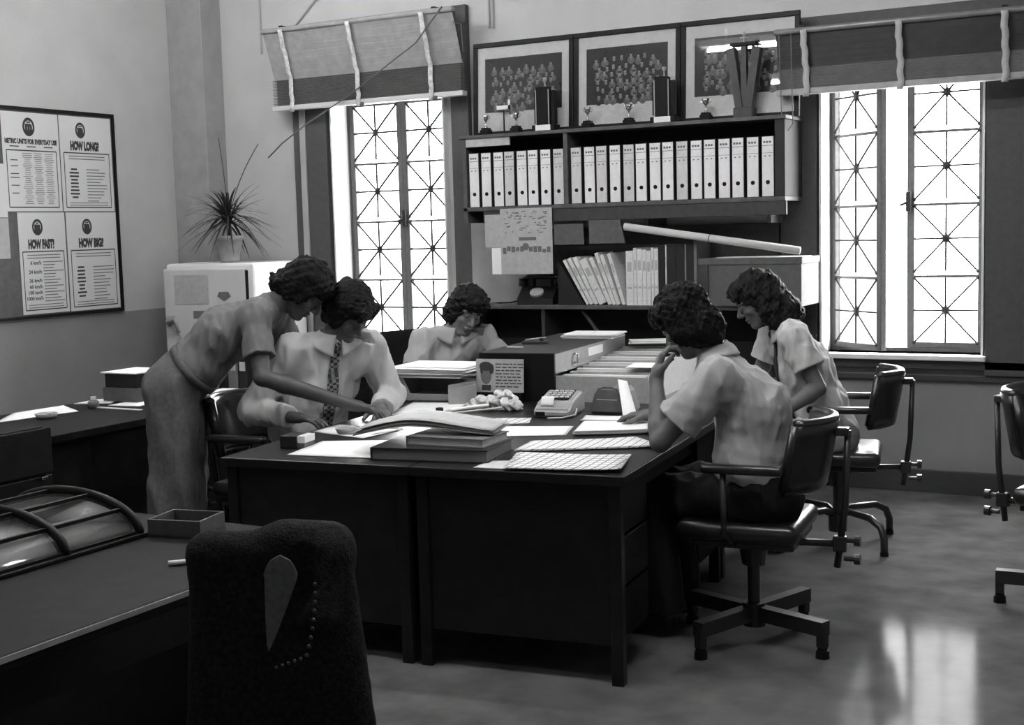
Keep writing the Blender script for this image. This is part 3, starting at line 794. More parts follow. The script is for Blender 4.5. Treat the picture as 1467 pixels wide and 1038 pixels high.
def plant():
    t = thing('potted_plant', 'spiky dracaena in a clay pot on the enamel cabinet', 'plant', (-6.36, 7.33, 1.425))
    def pot(b): b.lathe([(.0, 0), (.066, 0), (.07, .012), (.092, .155), (.100, .155), (.102, .185), (.092, .187), (.088, .165), (.0, .16)], n=24)
    part('pot', M['terracotta'], t, pot, True)
    part('soil', M['soil'], t, lambda b: b.cyl((0, 0, .155), (0, 0, .168), .088, n=20))
    part('stem', M['leaf'], t, lambda b: b.tube([(0, 0, .16), (.005, 0, .25), (0, .004, .36)], [.016, .014, .011], 8))
    rnd = random.Random(3)
    def lv(b):
        for k in range(115):
            az = rnd.uniform(0, 2*PI); el = rnd.uniform(-.35, 1.35); L = rnd.uniform(.24, .40)*(1 if el < 1 else .85)
            d = Vector((math.cos(az), math.sin(az), 0)); z0 = rnd.uniform(.26, .37)
            dr = rnd.uniform(.05, .13)+.1*max(0, .5-el)
            def P_(u): return Vector((0, 0, z0))+d*(L*u*math.cos(el))+Vector((0, 0, L*u*math.sin(el)-dr*u*u))
            sd = Vector((-d.y, d.x, 0)); wd_ = rnd.uniform(.010, .015)
            b.sheet(lambda u, v: P_(u)+sd*((v-.5)*2*wd_*(1-u**1.6*.95)*(.5+min(1, u*3)*.5)), 7, 1, .001)
        for k, (az, L, el) in enumerate(((2.5, .66, 1.40), (.35, .60, 1.32))):  # two bare arching stalks
            d = Vector((math.cos(az), math.sin(az), 0))
            b.tube([Vector((0, 0, .3))+d*(L*u*math.cos(el)+.10*u*u)+Vector((0, 0, L*u*math.sin(el)-.05*u*u)) for u in np.linspace(0, 1, 9)], .003, 5)
    part('leaves', M['leaf'], t, lv)
plant()
# ================================================================== desks and chairs
def desk(label, u0, u1, v0, v1, ped, ledge_side):
    """pedestal desk in the island's own frame; ped: +1 pedestals' drawers face +u, -1 face -u"""
    c = dk((u0+u1)/2, (v0+v1)/2); t = thing('desk', label, 'desk', c, DA, 'desks of the main island')
    w, d = (u1-u0)/2, (v1-v0)/2; g = .001
    part('worktop', M['darkwood'], t, lambda b: b.b2((-w+g, -d+g, .715), (w-g, d-g, .75), .004))
    def ped_body(s): return lambda b: b.b2((-w+.045, s*(d-.03)-.36*(s > 0), .14), (w-.045, s*(d-.03)+.36*(s < 0), .715), .003)
    for s in (-1, 1):
        p = part('pedestal', M['darkwood'], t, ped_body(s))
        for k in range(3):
            z0 = .16+.185*k; yc = s*(d-.03)-s*.18; xf = ped*(w-.045)
            dr = part('drawer', M['darkwood2'], p, lambda b: b.box((xf+ped*.008, yc, z0+.085), (.016, .33, .17), bev=.003))
    part('modesty_panel', M['darkwood'], t, lambda b: b.b2((-ped*(w-.06)-.01, -d+.39, .30), (-ped*(w-.06)+.01, d-.39, .715)))
    part('knee_drawer', M['darkwood2'], t, lambda b: b.b2((-w+.06, -d+.40, .64), (w-.05, d-.40, .713), .003))
    for sx in (-1, 1):
        for sy in (-1, 1):
            def lg(b): b.b2((sx*(w-.04)-.022, sy*(d-.04)-.022, .0), (sx*(w-.04)+.022, sy*(d-.04)+.022, .715), .003)
            part('leg', M['darkwood'], t, lg)
    return t
desk('front left desk of the island, before the seated man with the check tie', -1.64, -.82, 0, 1.5, -1, 1)
desk('front right desk of the island, where the pensive person props an elbow', -.82, 0, 0, 1.5, 1, 1)
desk('rear left desk of the island, under the letter tray', -1.64, -.82, 1.5, 3.0, -1, 1)
desk('rear right desk of the island, under the open card trays', -.82, 0, 1.5, 3.0, 1, 1)

def swivel_chair(name, label, loc, rz, star=0., arms=True, curved_legs=False, seat_z=.48):
    """faces local +x"""
    t = thing(name, label, 'chair', loc, rz, 'black swivel office chairs')
    def seat(b): b.box((.02, 0, seat_z-.035), (.46, .47, .075), bev=.034, seg=4)
    part('seat', M['blackvinyl'], t, seat, True)
    part('seat_pan', M['blackmetal'], t, lambda b: b.box((.0, 0, seat_z-.085), (.38, .38, .03), bev=.008))
    def back(b):                                                   # wrap-round pad
        def S(u, v):
            a = (u-.5)*1.9; R = .255
            x = -.06-R*math.cos(a)*.95+.045*(1-v); y = R*math.sin(a)*.98; z = seat_z+.13+.24*v
            return (x, y, z)
        b.sheet(S, 18, 6, .042)
        def top(u): a = (u-.5)*1.9; return (-.06-.255*math.cos(a)*.95, .255*math.sin(a)*.98, seat_z+.37)
        b.tube([top(u) for u in np.linspace(0, 1, 15)], .021, 8); b.tube([(lambda p: (p[0]+.045, p[1], p[2]-.24))(top(u)) for u in np.linspace(0, 1, 15)], .021, 8)
        for u in (0., 1.):
            p = top(u); b.tube([p, (p[0]+.045, p[1], p[2]-.24)], .021, 8)
    part('backrest', M['blackvinyl'], t, back, True)
    def bar(b):
        b.tube([(-.355, 0, seat_z+.33), (-.345, 0, seat_z+.05), (-.315, 0, seat_z-.19)], .013, 8)
        b.box((-.335, 0, seat_z+.325), (.05, .05, .03), bev=.005)
        b.tube([(-.32, 0, seat_z-.10), (-.12, 0, seat_z-.105), (0, 0, seat_z-.1)], .014, 8)
        b.box((-.325, 0, seat_z-.10), (.05, .035, .06), bev=.005)
    part('back_bar', M['blackmetal'], t, bar)
    for z in (seat_z-.085, seat_z-.155):
        part('knob', M['blackmetal'], t, lambda b: (b.cyl((-.34, 0, z), (-.385, 0, z), .010, n=8), b.cyl((-.378, 0, z), (-.40, 0, z), .021, n=12)))
    if arms:
        for s in (-1, 1):
            ar = part('armrest', M['blackvinyl'], t, lambda b: b.box((-.02, s*.275, seat_z+.215), (.30, .055, .034), bev=.014, seg=3), True)
            part('arm_support', M['blackmetal'], ar, lambda b: b.tube([(.05, s*.275, seat_z+.20), (.05, s*.27, seat_z-.03), (.03, s*.18, seat_z-.085)], .012, 8))
    part('column', M['blackmetal'], t, lambda b: (b.cyl((0, 0, .10), (0, 0, seat_z-.07), .024, n=14), b.cyl((0, 0, seat_z-.2), (0, 0, seat_z-.10), .045, .06, n=14), b.cyl((0, 0, .06), (0, 0, .15), .045, n=14)))
    for k in range(4):
        a = star+k*PI/2; c, s = math.cos(a), math.sin(a)
        if curved_legs:
            lg = part('leg', M['blackmetal'], t, lambda b: b.tube([(0, 0, .13), (c*.08, s*.08, .17), (c*.24, s*.24, .165), (c*.31, s*.31, .135), (c*.335, s*.335, .08), (c*.335, s*.335, .01)], .018, 8))
            part('glide', M['black'], lg, lambda b: b.cyl((c*.335, s*.335, 0), (c*.335, s*.335, .02), .021, n=10))
        else:
            def lgb(b):
                d = Vector((c, s, 0)); n = Vector((-s, c, 0))
                for z0, z1, r0_, r1_ in ((.085, .14, .0, .32),):
                    b.extr([n*-.024+Vector((0, 0, .085)), n*.024+Vector((0, 0, .085)), n*.024+Vector((0, 0, .14)), n*-.024+Vector((0, 0, .14))], d*.33+Vector((0, 0, -.0)))
                b.box(d*.315+Vector((0, 0, .085)), (.035, .035, .09), rot=(0, 0, a), bev=.004)
            lg = part('leg', M['blackmetal'], t, lgb)
            part('caster', M['black'], lg, lambda b: (b.cyl((c*.315, s*.315, .0), (c*.315, s*.315, .03), .026, .024, n=12), b.cyl((c*.315, s*.315, .03), (c*.315, s*.315, .07), .02, .012, n=12)))
    return t
swivel_chair('swivel_chair', 'black swivel armchair under the pensive person in the front right', (-1.60, 4.76, 0), rad(186), rad(-206), True, False, .50)
swivel_chair('swivel_chair', 'black swivel armchair with bent tube legs under the long-haired person', (-1.72, 6.42, 0), rad(192), rad(133), True, True, .49)
swivel_chair('swivel_chair', 'empty black swivel chair cut by the right edge beneath the window', (-.52, 5.66, 0), rad(-12), rad(14), False, False, .52)
swivel_chair('swivel_chair', 'black swivel chair under the seated man with the check tie', (*dk(-2.02, .98)[:2], 0), DA, rad(20), True, False, .48)
def plain_chair(name, label, loc, rz, w=.42, top=.86, m='darkwood2', group=None):
    t = thing(name, label, 'chair', loc, rz, group)
    part('seat', M[m], t, lambda b: b.box((.0, 0, .44), (.42, w, .04), bev=.015, seg=3))
    def bk(b):
        b.sheet(lambda u, v: (-.20-.05*v-.03*math.sin(PI*u), (u-.5)*w*(1-.06*max(0, (v-.8)*5)**2), .60+(top-.60)*v), 12, 6, .025)
    part('backrest', M[m], t, bk, True)
    for s in (-1, 1):
        part('leg', M['blackmetal'], t, lambda b: b.tube([(.18, s*(w/2-.03), 0), (.17, s*(w/2-.03), .42)], .014, 8))
        part('leg', M['blackmetal'], t, lambda b: b.tube([(-.22, s*(w/2-.03), 0), (-.19, s*(w/2-.03), .42), (-.225, s*(w/2-.04), top-.1)], .014, 8))
    return t
plain_chair('office_chair', 'dark chair with a square back behind the left wall desk', (-5.72, 4.66, 0), rad(8), .48, .98)
plain_chair("office_chair", "dark chair with square post under the curly-haired person at the rear", (-4.08, 6.28, 0), DA-rad(25), .44, 1.03)

# ---- desk along the left wall, low cabinet before it
def wall_desk():
    t = thing('side_desk', 'dark desk strewn with papers beside the left wall', 'desk', (-4.97, 4.78, 0))
    part('worktop', M['darkwood2'], t, lambda b: b.b2((-.41, -.98, .715), (.41, .98, .75), .004))
    for s in (-1, 1): part('pedestal', M['darkwood'], t, lambda b: b.b2((-.37, s*.72-.22, .06), (.37, s*.72+.22, .715), .003))
    part('plinth', M['black'], t, lambda b: (b.b2((-.35, -.93, 0), (.35, -.52, .06)), b.b2((-.35, .52, 0), (.35, .93, .06))))
    part('modesty_panel', M['darkwood'], t, lambda b: b.b2((.33, -.5, .2), (.35, .5, .715)))
wall_desk()
def low_cab():
    t = thing('drawer_cabinet', 'low dark drawer cabinet in front of the left wall desk', 'cabinet', (-4.27, 3.06, 0))
    part('body', M['darkwood2'], t, lambda b: b.b2((-.25, -.45, .06), (.25, .45, .895), .004))
    part('top_drawer', M['darkwood2'], t, lambda b: b.b2((.25, -.44, .715), (.268, .47, .89), .004))
    part('lower_drawer', M['darkwood'], t, lambda b: b.b2((.25, -.44, .40), (.262, .47, .705), .004))
    part('lower_drawer', M['darkwood'], t, lambda b: b.b2((.25, -.44, .08), (.262, .47, .39), .004))
    part('plinth', M['black'], t, lambda b: b.b2((-.22, -.42, 0), (.22, .42, .06)))
    part('drawer_catch', M['chrome'], t, lambda b: b.box((.272, .42, .70), (.012, .03, .012), bev=.003))
low_cab()

# ---- desk in the near left corner with the curved glazed card lid
def near_desk():
    t = thing('near_desk', 'dark desk in the near left corner carrying the curved card lid', 'desk', (-2.74, 2.02, 0))
    part('worktop', M['darkwood2'], t, lambda b: b.b2((-.52, -.95, .712), (.52, .95, .75), .006))
    part('rail', M['darkwood'], t, lambda b: b.b2((.44, -.90, .60), (.47, .90, .70)))
    for s in (-1, 1): part('pedestal', M['darkwood'], t, lambda b: b.b2((-.46, s*.70-.2, .07), (.40, s*.70+.2, .712), .004))
    part('plinth', M['black'], t, lambda b: (b.b2((-.43, -.88, 0), (.38, -.52, .07)), b.b2((-.43, .52, 0), (.38, .88, .07))))
    part('edge_strip', M['greymetal'], t, lambda b: b.b2((.520, -.94, .735), (.523, .94, .748)))
near_desk()
def card_lid():
    t = thing('card_index', 'curved glazed card index lid with dark ribs on the near desk', 'card index', (-3.02, 2.02, .75))
    hw, hh = .27, .105; y0, y1 = -.66, .70
    arc = lambda a, e=0.: (math.cos(a)*(hw+e), math.sin(a)*(hh+e))
    ys = [y0+(y1-y0)*k/5 for k in range(6)]
    part('base', M['black'], t, lambda b: b.b2((-hw-.02, y0-.02, 0), (hw+.02, y1+.02, .012), .003))
    for y in ys:
        def rib(b): b.tube([(arc(a, .004)[0], y, arc(a, .004)[1]+.008) for a in np.linspace(0, PI, 25)], .013, 8)
        part('rib', M['black'], t, rib)
    for a in (.06, PI*.22, PI*.40, PI*.60, PI*.78, PI-.06):
        x, z = arc(a, .002); part('crossbar', M['black'], t, lambda b: b.box((x, (y0+y1)/2, z+.008), (.012, y1-y0, .010), rot=(0, -(PI/2-a)*0, 0)))
    for k in range(5):
        part('card_panel', M['card'], t, lambda b: b.sheet(lambda u, v: (arc(.05+(PI-.1)*u, -.016)[0], ys[k]+.012+(ys[k+1]-ys[k]-.024)*v, arc(.05+(PI-.1)*u, -.016)[1]+.008), 20, 2, .002))
    part('glazing', M['lidglass'], t, lambda b: b.sheet(lambda u, v: (arc(.03+(PI-.06)*u, -.006)[0], y0+(y1-y0)*v, arc(.03+(PI-.06)*u, -.006)[1]+.008), 24, 1, .002))
card_lid()
def out_tray():
    t = thing('desk_tray', 'grey shallow desk tray at the far end of the near desk', 'tray', (-2.66, 2.82, .75), rad(12))
    part('tray_base', M['boxcard'], t, lambda b: b.b2((-.085, -.07, 0), (.085, .07, .006)))
    def rim(b):
        b.b2((-.085, -.07, 0), (.085, -.064, .05)); b.b2((-.085, .064, 0), (.085, .07, .05)); b.b2((-.085, -.064, 0), (-.079, .064, .05)); b.b2((.079, -.064, 0), (.085, .064, .05))
    part('rim', M['boxcard'], t, rim)
out_tray()
tag(part('chalk_stick', M['whitenamel'], None, lambda b: b.cyl((-2.43, 2.50, .757), (-2.395, 2.535, .757), .007, n=10)), 'short white chalk stick on the near desk', 'chalk')
# ================================================================== figures: signed distance volumes turned into one smooth skin
def V3(*a): return np.array(a, np.float64)
def unit(v): v = np.asarray(v, float); return v/np.linalg.norm(v)
class Field:
    def __init__(s, lo, hi, h):
        s.lo = np.asarray(lo, float); s.h = h
        s.n = np.ceil((np.asarray(hi, float)-s.lo)/h).astype(int)+1
        s.a = np.full(tuple(s.n), .2, np.float32)
    def win(s, lo, hi):
        i0 = np.clip(np.floor((np.asarray(lo)-s.lo)/s.h).astype(int), 0, s.n); i1 = np.clip(np.ceil((np.asarray(hi)-s.lo)/s.h).astype(int)+1, 0, s.n)
        sl = tuple(slice(a, b) for a, b in zip(i0, i1))
        g = [((np.arange(a, b)*s.h+o).astype(np.float32)) for a, b, o in zip(i0, i1, s.lo)]
        return sl, g[0][:, None, None], g[1][None, :, None], g[2][None, None, :]
    def _mix(s, sl, d, k, sub=False):
        a = s.a[sl]
        if a.size == 0: return
        if sub: a = -a
        if k > 0:
            hh = np.clip(.5+.5*(a-d)/k, 0, 1); r = a+(d-a)*hh-k*hh*(1-hh)
        else: r = np.minimum(a, d)
        s.a[sl] = -r if sub else r
    def cap(s, a, b, ra, rb=None, k=.02, side=None, st=1., cuts=(), sub=False, noise=None):
        """round cone from a to b; 'side','st' widen it along side; cuts: (point, normal) keeps the part behind the plane"""
        a = np.asarray(a, float); b = np.asarray(b, float); rb = ra if rb is None else rb
        R = max(ra, rb)*max(1., st)+k+.012
        sl, X, Y, Z = s.win(np.minimum(a, b)-R, np.maximum(a, b)+R)
        if s.a[sl].size == 0: return
        ba = b-a; L2 = max(ba@ba, 1e-9)
        px, py, pz = X-a[0], Y-a[1], Z-a[2]
        t = np.clip((px*ba[0]+py*ba[1]+pz*ba[2])/L2, 0, 1)
        qx, qy, qz = px-t*ba[0], py-t*ba[1], pz-t*ba[2]
        if side is not None:
            sd = unit(side); w = qx*sd[0]+qy*sd[1]+qz*sd[2]; f = w*(1/st-1)
            qx, qy, qz = qx+f*sd[0], qy+f*sd[1], qz+f*sd[2]
        d = np.sqrt(qx*qx+qy*qy+qz*qz)-(ra+(rb-ra)*t)
        if noise is not None: d = d+noise(X, Y, Z)
        for p, nrm in cuts:
            nrm = unit(nrm); d = np.maximum(d, (X-p[0])*nrm[0]+(Y-p[1])*nrm[1]+(Z-p[2])*nrm[2])
        s._mix(sl, d.astype(np.float32), k, sub)
    def ell(s, c, r, ax=None, k=.02, sub=False, noise=None, cuts=()):
        c = np.asarray(c, float); r = np.asarray(r, float); R = r.max()+k+.02
        sl, X, Y, Z = s.win(c-R, c+R)
        if s.a[sl].size == 0: return
        px, py, pz = X-c[0], Y-c[1], Z-c[2]
        if ax is not None:
            px, py, pz = [px*v[0]+py*v[1]+pz*v[2] for v in ax]
        k0 = np.sqrt((px/r[0])**2+(py/r[1])**2+(pz/r[2])**2); k1 = np.sqrt((px/r[0]**2)**2+(py/r[1]**2)**2+(pz/r[2]**2)**2)+1e-6
        d = k0*(k0-1)/k1
        if noise is not None: d = d+noise(X, Y, Z)
        for p, nrm in cuts:
            nrm = unit(nrm); d = np.maximum(d, (X-p[0])*nrm[0]+(Y-p[1])*nrm[1]+(Z-p[2])*nrm[2])
        s._mix(sl, d.astype(np.float32), k, sub)
    def cutplane(s, p, nrm, c, R):
        """remove what lies in front of a plane, within R of c"""
        sl, X, Y, Z = s.win(np.asarray(c)-R, np.asarray(c)+R); nrm = unit(nrm)
        s.a[sl] = np.maximum(s.a[sl], ((X-p[0])*nrm[0]+(Y-p[1])*nrm[1]+(Z-p[2])*nrm[2]).astype(np.float32))
    def add(s, fn):
        sl, X, Y, Z = s.win(s.lo-1, s.lo+s.n*s.h+1); s.a += fn(X, Y, Z).astype(np.float32)
    def at(s, p):
        q = (np.asarray(p, float)-s.lo)/s.h; i = np.clip(np.floor(q).astype(int), 0, s.n-2); f = q-i; v = 0.
        for dx in (0, 1):
            for dy in (0, 1):
                for dz in (0, 1):
                    v += s.a[i[0]+dx, i[1]+dy, i[2]+dz]*(f[0] if dx else 1-f[0])*(f[1] if dy else 1-f[1])*(f[2] if dz else 1-f[2])
        return float(v)
    def hit(s, p, d, mx=.6):
        p = np.asarray(p, float); d = unit(d); t = 0.
        while t < mx:
            v = s.at(p+d*t)
            if v < .0015: break
            t += min(.010, max(.0015, v*.7))
        return p+d*t
    def mesh(s, name):
        a = s.a; a[0], a[-1] = .1, .1; a[:, 0], a[:, -1] = .1, .1; a[:, :, 0], a[:, :, -1] = .1, .1
        S = a < 0; n = s.n
        cnt = np.zeros(tuple(n-1), np.int8)
        offs = [(x, y, z) for x in (0, 1) for y in (0, 1) for z in (0, 1)]
        for x, y, z in offs: cnt += S[x:n[0]-1+x, y:n[1]-1+y, z:n[2]-1+z]
        I = np.argwhere((cnt > 0) & (cnt < 8))
        C = {o: a[I[:, 0]+o[0], I[:, 1]+o[1], I[:, 2]+o[2]].astype(np.float64) for o in offs}
        P = np.zeros((len(I), 3)); N = np.zeros(len(I))
        for o in offs:
            for ax in range(3):
                if o[ax]: continue
                q = list(o); q[ax] = 1; q = tuple(q); va, vb = C[o], C[q]; m = (va < 0) != (vb < 0)
                t = np.where(m, va/np.where(m, va-vb, 1), 0)
                pt = np.tile(np.array(o, float), (len(I), 1)); pt[:, ax] += t
                P += np.where(m[:, None], pt, 0); N += m
        P = (P/N[:, None]+I)*s.h+s.lo
        vid = np.full(tuple(n-1), -1, np.int32); vid[I[:, 0], I[:, 1], I[:, 2]] = np.arange(len(I))
        quads = []
        for ax in range(3):
            b, c = (ax+1) % 3, (ax+2) % 3
            A = [slice(1, n[i]-1) for i in range(3)]; A[ax] = slice(0, n[ax]-1); B = list(A); B[ax] = slice(1, n[ax])
            s0, s1 = S[tuple(A)], S[tuple(B)]
            for flip in (False, True):
                E_ = np.argwhere((s0 & ~s1) if not flip else (~s0 & s1))
                if not len(E_): continue
                for i in range(3):
                    if i != ax: E_[:, i] += 1
                def cell(db, dc):
                    q = E_.copy(); q[:, b] += db; q[:, c] += dc; return vid[q[:, 0], q[:, 1], q[:, 2]]
                Q = np.stack([cell(-1, -1), cell(0, -1), cell(0, 0), cell(-1, 0)], 1)
                quads.append(Q[:, ::-1] if flip else Q)
        Q = np.concatenate(quads); me = bpy.data.meshes.new(name)
        me.vertices.add(len(P)); me.vertices.foreach_set('co', P.astype(np.float32).ravel())
        me.loops.add(Q.size); me.loops.foreach_set('vertex_index', Q.ravel().astype(np.int32))
        me.polygons.add(len(Q)); me.polygons.foreach_set('loop_start', np.arange(0, Q.size, 4, dtype=np.int32))
        me.update(calc_edges=True)
        return me
def waves(seed, freq, amp, n=7, stretch=(1, 1, 1), ridge=False):
    r = np.random.default_rng(seed); D = r.normal(size=(n, 3)); D /= np.linalg.norm(D, axis=1)[:, None]; D = D*np.array(stretch)
    F_ = freq*r.uniform(.6, 1.6, n); ph = r.uniform(0, 6.28, n); A = amp*r.uniform(.5, 1, n)/math.sqrt(n)*1.4
    def f(X, Y, Z):
        o = 0.
        for i in range(n):
            w = np.sin((X*D[i, 0]+Y*D[i, 1]+Z*D[i, 2])*F_[i]+ph[i]); o = o+A[i]*((2*np.abs(w)-1.2) if ridge else w)
        return o
    return f

HV = .004      # voxel of skin
def hand(F, w, d, nrm, thumb, curl, spread=.0, size=1., k=.006, tcurl=.35, forearm=None):
    """w wrist, d pointing direction, nrm palm normal, thumb direction out of the palm's side; curl per finger (radians per joint)"""
    d = unit(d); nrm = unit(np.asarray(nrm)-np.dot(nrm, d)*d); th = unit(np.asarray(thumb)-np.dot(thumb, d)*d-np.dot(thumb, nrm)*nrm)
    S = size
    F.cap(w, w+d*.035*S, .024*S, .026*S, .015, th, 1.15)
    for o, L in ((.028, .088), (.009, .092), (-.010, .088), (-.028, .080)):   # metacarpals make the palm
        F.cap(w+d*.02*S+th*o*.6*S, w+d*L*S+th*o*S, .0135*S, .0125*S, .012)
    lens = ((.040, .025, .021), (.045, .028, .022), (.041, .026, .021), (.032, .020, .018))
    for i, (o, L0) in enumerate(((.030, .088), (.0098, .092), (-.0108, .088), (-.030, .080))):
        p = w+d*L0*S+th*o*S+nrm*.001; dd = unit(d+th*spread*(1.2-.8*i)); c = curl[i] if isinstance(curl, (list, tuple)) else curl
        r = (.0094, .0097, .0094, .0085)[i]*S
        for j, L in enumerate(lens[i]):
            ang = c*(.7 if j == 0 else 1.)
            dd = unit(dd*math.cos(ang)+nrm*math.sin(ang)*1.) if j == 0 else unit(dd*math.cos(ang)+unit(nrm-np.dot(nrm, dd)*dd)*math.sin(ang))
            q = p+dd*L*S; F.cap(p, q, r, r*.93, k if j == 0 else .004); p = q; r *= .93
    p = w+d*.022*S+th*.022*S; dd = unit(d*.62+th*.72+nrm*.30)
    F.cap(p, p+dd*.042*S, .0155*S, .0115*S, .012); p = p+dd*.042*S
    dd = unit(dd*math.cos(tcurl)+unit(d*.9-th*.35+nrm*.3)*math.sin(tcurl)*1.2); F.cap(p, p+dd*.032*S, .0112*S, .0105*S, .005); p = p+dd*.032*S
    dd = unit(dd+d*.3+nrm*.15); F.cap(p, p+dd*.026*S, .0105*S, .0085*S, .005)

def head(F, c, f, u, s=1.):
    """face-forward f, up u"""
    f = unit(f); u = unit(np.asarray(u)-np.dot(u, f)*f); l = np.cross(u, f); ax = (f, l, u)
    P_ = lambda a, b, g: c+(f*a+l*b+u*g)*s
    F.ell(P_(-.005, 0, .03), V3(.098, .077, .092)*s, ax, .01)
    F.ell(P_(.032, 0, -.045), V3(.058, .058, .078)*s, ax, .03)
    F.ell(P_(.062, 0, -.104), V3(.026, .028, .020)*s, ax, .02)
    F.cap(P_(.0, .052, -.05), P_(.055, .022, -.102), .016*s, .016*s, .02); F.cap(P_(.0, -.052, -.05), P_(.055, -.022, -.102), .016*s, .016*s, .02)
    for q in (-1, 1):
        F.ell(P_(.097, q*.033, .006), V3(.017, .020, .0135)*s, ax, .008, True)
        F.ell(P_(.079, q*.032, .005), V3(.013, .0135, .0115)*s, ax, .003)
        F.cap(P_(.088, q*.014, .026), P_(.074, q*.050, .026), .0095*s, .008*s, .01)
        F.ell(P_(.060, q*.044, -.026), V3(.022, .020, .018)*s, ax, .02)
        F.ell(P_(-.004, q*.077, -.006), V3(.017, .008, .031)*s, (unit(f+.15*u), l, unit(u-.15*f)), .006)
        F.ell(P_(.004, q*.084, -.004), V3(.008, .005, .018)*s, ax, .003, True)
    F.cap(P_(.088, 0, .012), P_(.114, 0, -.030), .008*s, .0115*s, .010); F.ell(P_(.100, 0, -.036), V3(.014, .017, .009)*s, ax, .007)
    F.ell(P_(.088, 0, -.062), V3(.012, .024, .0065)*s, ax, .006); F.ell(P_(.084, 0, -.077), V3(.012, .020, .0075)*s, ax, .006)
    F.cap(P_(.104, -.020, -.0695), P_(.104, .020, -.0695), .0035*s, None, .003, sub=True)
    return P_, ax

def person(label, J, o):
    """J: joints in room coordinates; o: options. One skin; clothes, hair and eyes are its children."""
    base = V3(J['pelvis'][0], J['pelvis'][1], 0.)
    J = {k: np.asarray(v, float)-base for k, v in J.items() if k not in ('f', 'u')} | {k: unit(v) for k, v in J.items() if k in ('f', 'u')}
    t = thing('person', label, 'person', tuple(base))
    pts = np.array([v for k, v in J.items() if k not in ('f', 'u')])
    lo, hi = pts.min(0)-.20, pts.max(0)+.20; lo[2] = max(lo[2], -.02)
    sh = unit(J['Ls']-J['Rs']); hp = unit(J['Lh']-J['Rh']); tr = unit(J['neck']-J['pelvis'])
    fw = unit(np.cross(sh, tr))*1.                                   # chest faces this way
    if np.dot(fw, o.get('front', fw)) < 0: fw = -fw
    sz = o.get('size', 1.)
    F = Field(lo, hi, HV)
    skinonly = o.get('skin_r', 1.)
    chest, pel, neck = J['chest'], J['pelvis'], J['neck']
    F.cap(pel, chest, .100*sz, .105*sz, .03, hp, 1.45); F.cap(chest, neck-tr*.06, .108*sz, .062*sz, .04, sh, 1.45)
    for s in 'LR':
        F.cap(neck-tr*.03, J[s+'s'], .045*sz, .050*sz, .03)
        F.cap(chest+(J[s+'s']-chest)*.35, J[s+'s'], .07*sz, .050*sz, .03)
        F.cap(J[s+'s'], J[s+'e'], .049*sz, .038*sz, .02); m = J[s+'e']*.75+J[s+'w']*.25
        F.cap(J[s+'e'], m, .036*sz, .040*sz, .015); F.cap(m, J[s+'w'], .040*sz, .025*sz, .015)
        F.cap(J[s+'h'], J[s+'k'], .082*sz, .055*sz, .03); m = J[s+'k']*.7+J[s+'a']*.3
        F.cap(J[s+'k'], m, .052*sz, .056*sz, .02); F.cap(m, J[s+'a'], .056*sz, .036*sz, .02)
        F.cap(J[s+'a'], J[s+'a']+J[s+'toe']-J[s+'a'], .038*sz, .030*sz, .02)
    hc = J['head']; F.cap(neck-tr*.02, hc-J['u']*.055-J['f']*.02, .056*sz, .050*sz, .025)
    P_, ax = head(F, hc, J['f'], J['u'], o.get('head', 1.))
    for s in 'LR':
        if s in o['hands']: hand(F, J[s+'w'], **{k: (np.asarray(v, float) if k in ('d', 'nrm', 'thumb') else v) for k, v in o['hands'][s].items()})
    body = mesh_obj('body', F.mesh('body'), o['skin'], t, True)
    # eyes, brows
    for q in (-1, 1):
        b = MB(); b.sph(P_(.0885, q*.032, .003), .0065, 10, (.6, 1, .75)); b.put('eye', M['eye'], t, True)
        b = MB(); b.tube([P_(.094, q*.014, .027), P_(.093, q*.030, .033), P_(.081, q*.048, .028)], [.0045, .005, .003], 6); b.put('eyebrow', o['hair'], t, True)
    # shirt
    S = Field(lo, hi, .0055); th = o.get('cloth', .016)
    n1a = waves(o['seed'], 34, .0055, 5, (1, 1, .35), True); n1b = waves(o['seed']+2, 70, .0026, 6, (1, 1, .5), True); n1 = lambda X, Y, Z: n1a(X, Y, Z)+n1b(X, Y, Z); n2 = waves(o['seed']+1, 90, .0012, 6); nz = lambda X, Y, Z: n1(X, Y, Z)+n2(X, Y, Z)
    bl = o.get('belly', .0)
    S.cap(pel+tr*.0, pel+tr*.13, .104*sz+.012, .100*sz+th+.010+bl, .03, hp, 1.42, noise=n2); S.cap(pel+tr*.13, chest, .100*sz+th+.010+bl, .107*sz+th, .03, hp, 1.42, noise=nz); S.cap(chest, neck-tr*.055, .110*sz+th, .060*sz+th*.6, .04, sh, 1.45, noise=nz)
    for s in 'LR':
        S.cap(neck-tr*.035, J[s+'s'], .045*sz+th*.6, .052*sz+th*.8, .03, noise=nz)
        S.cap(chest+(J[s+'s']-chest)*.35, J[s+'s'], .072*sz+th, .052*sz+th, .03, noise=nz)
        if o['sleeve'] == 'short':
            f_ = o.get('sleeve_len', .62); e = J[s+'s']+(J[s+'e']-J[s+'s'])*f_
            d = unit(J[s+'e']-J[s+'s']); S.cap(J[s+'s'], e+d*.08, .053*sz+th, .050*sz+th*1.5, .02, cuts=((e, d),), noise=nz)
        else:
            S.cap(J[s+'s'], J[s+'e'], .053*sz+th, .044*sz+th, .02, noise=nz)
            e = J[s+'e']+(J[s+'w']-J[s+'e'])*o.get('cuff', .95); d = unit(J[s+'w']-J[s+'e'])
            S.cap(J[s+'e'], e+d*.05, .042*sz+th, .030*sz+th*.9, .02, cuts=((e, d),), noise=nz)
    S.cutplane(neck+tr*.012, tr, neck+tr*.05, .13)
    hem = pel+tr*o.get('hem', -.02); S.cutplane(hem, -tr, pel-tr*.1, .28)
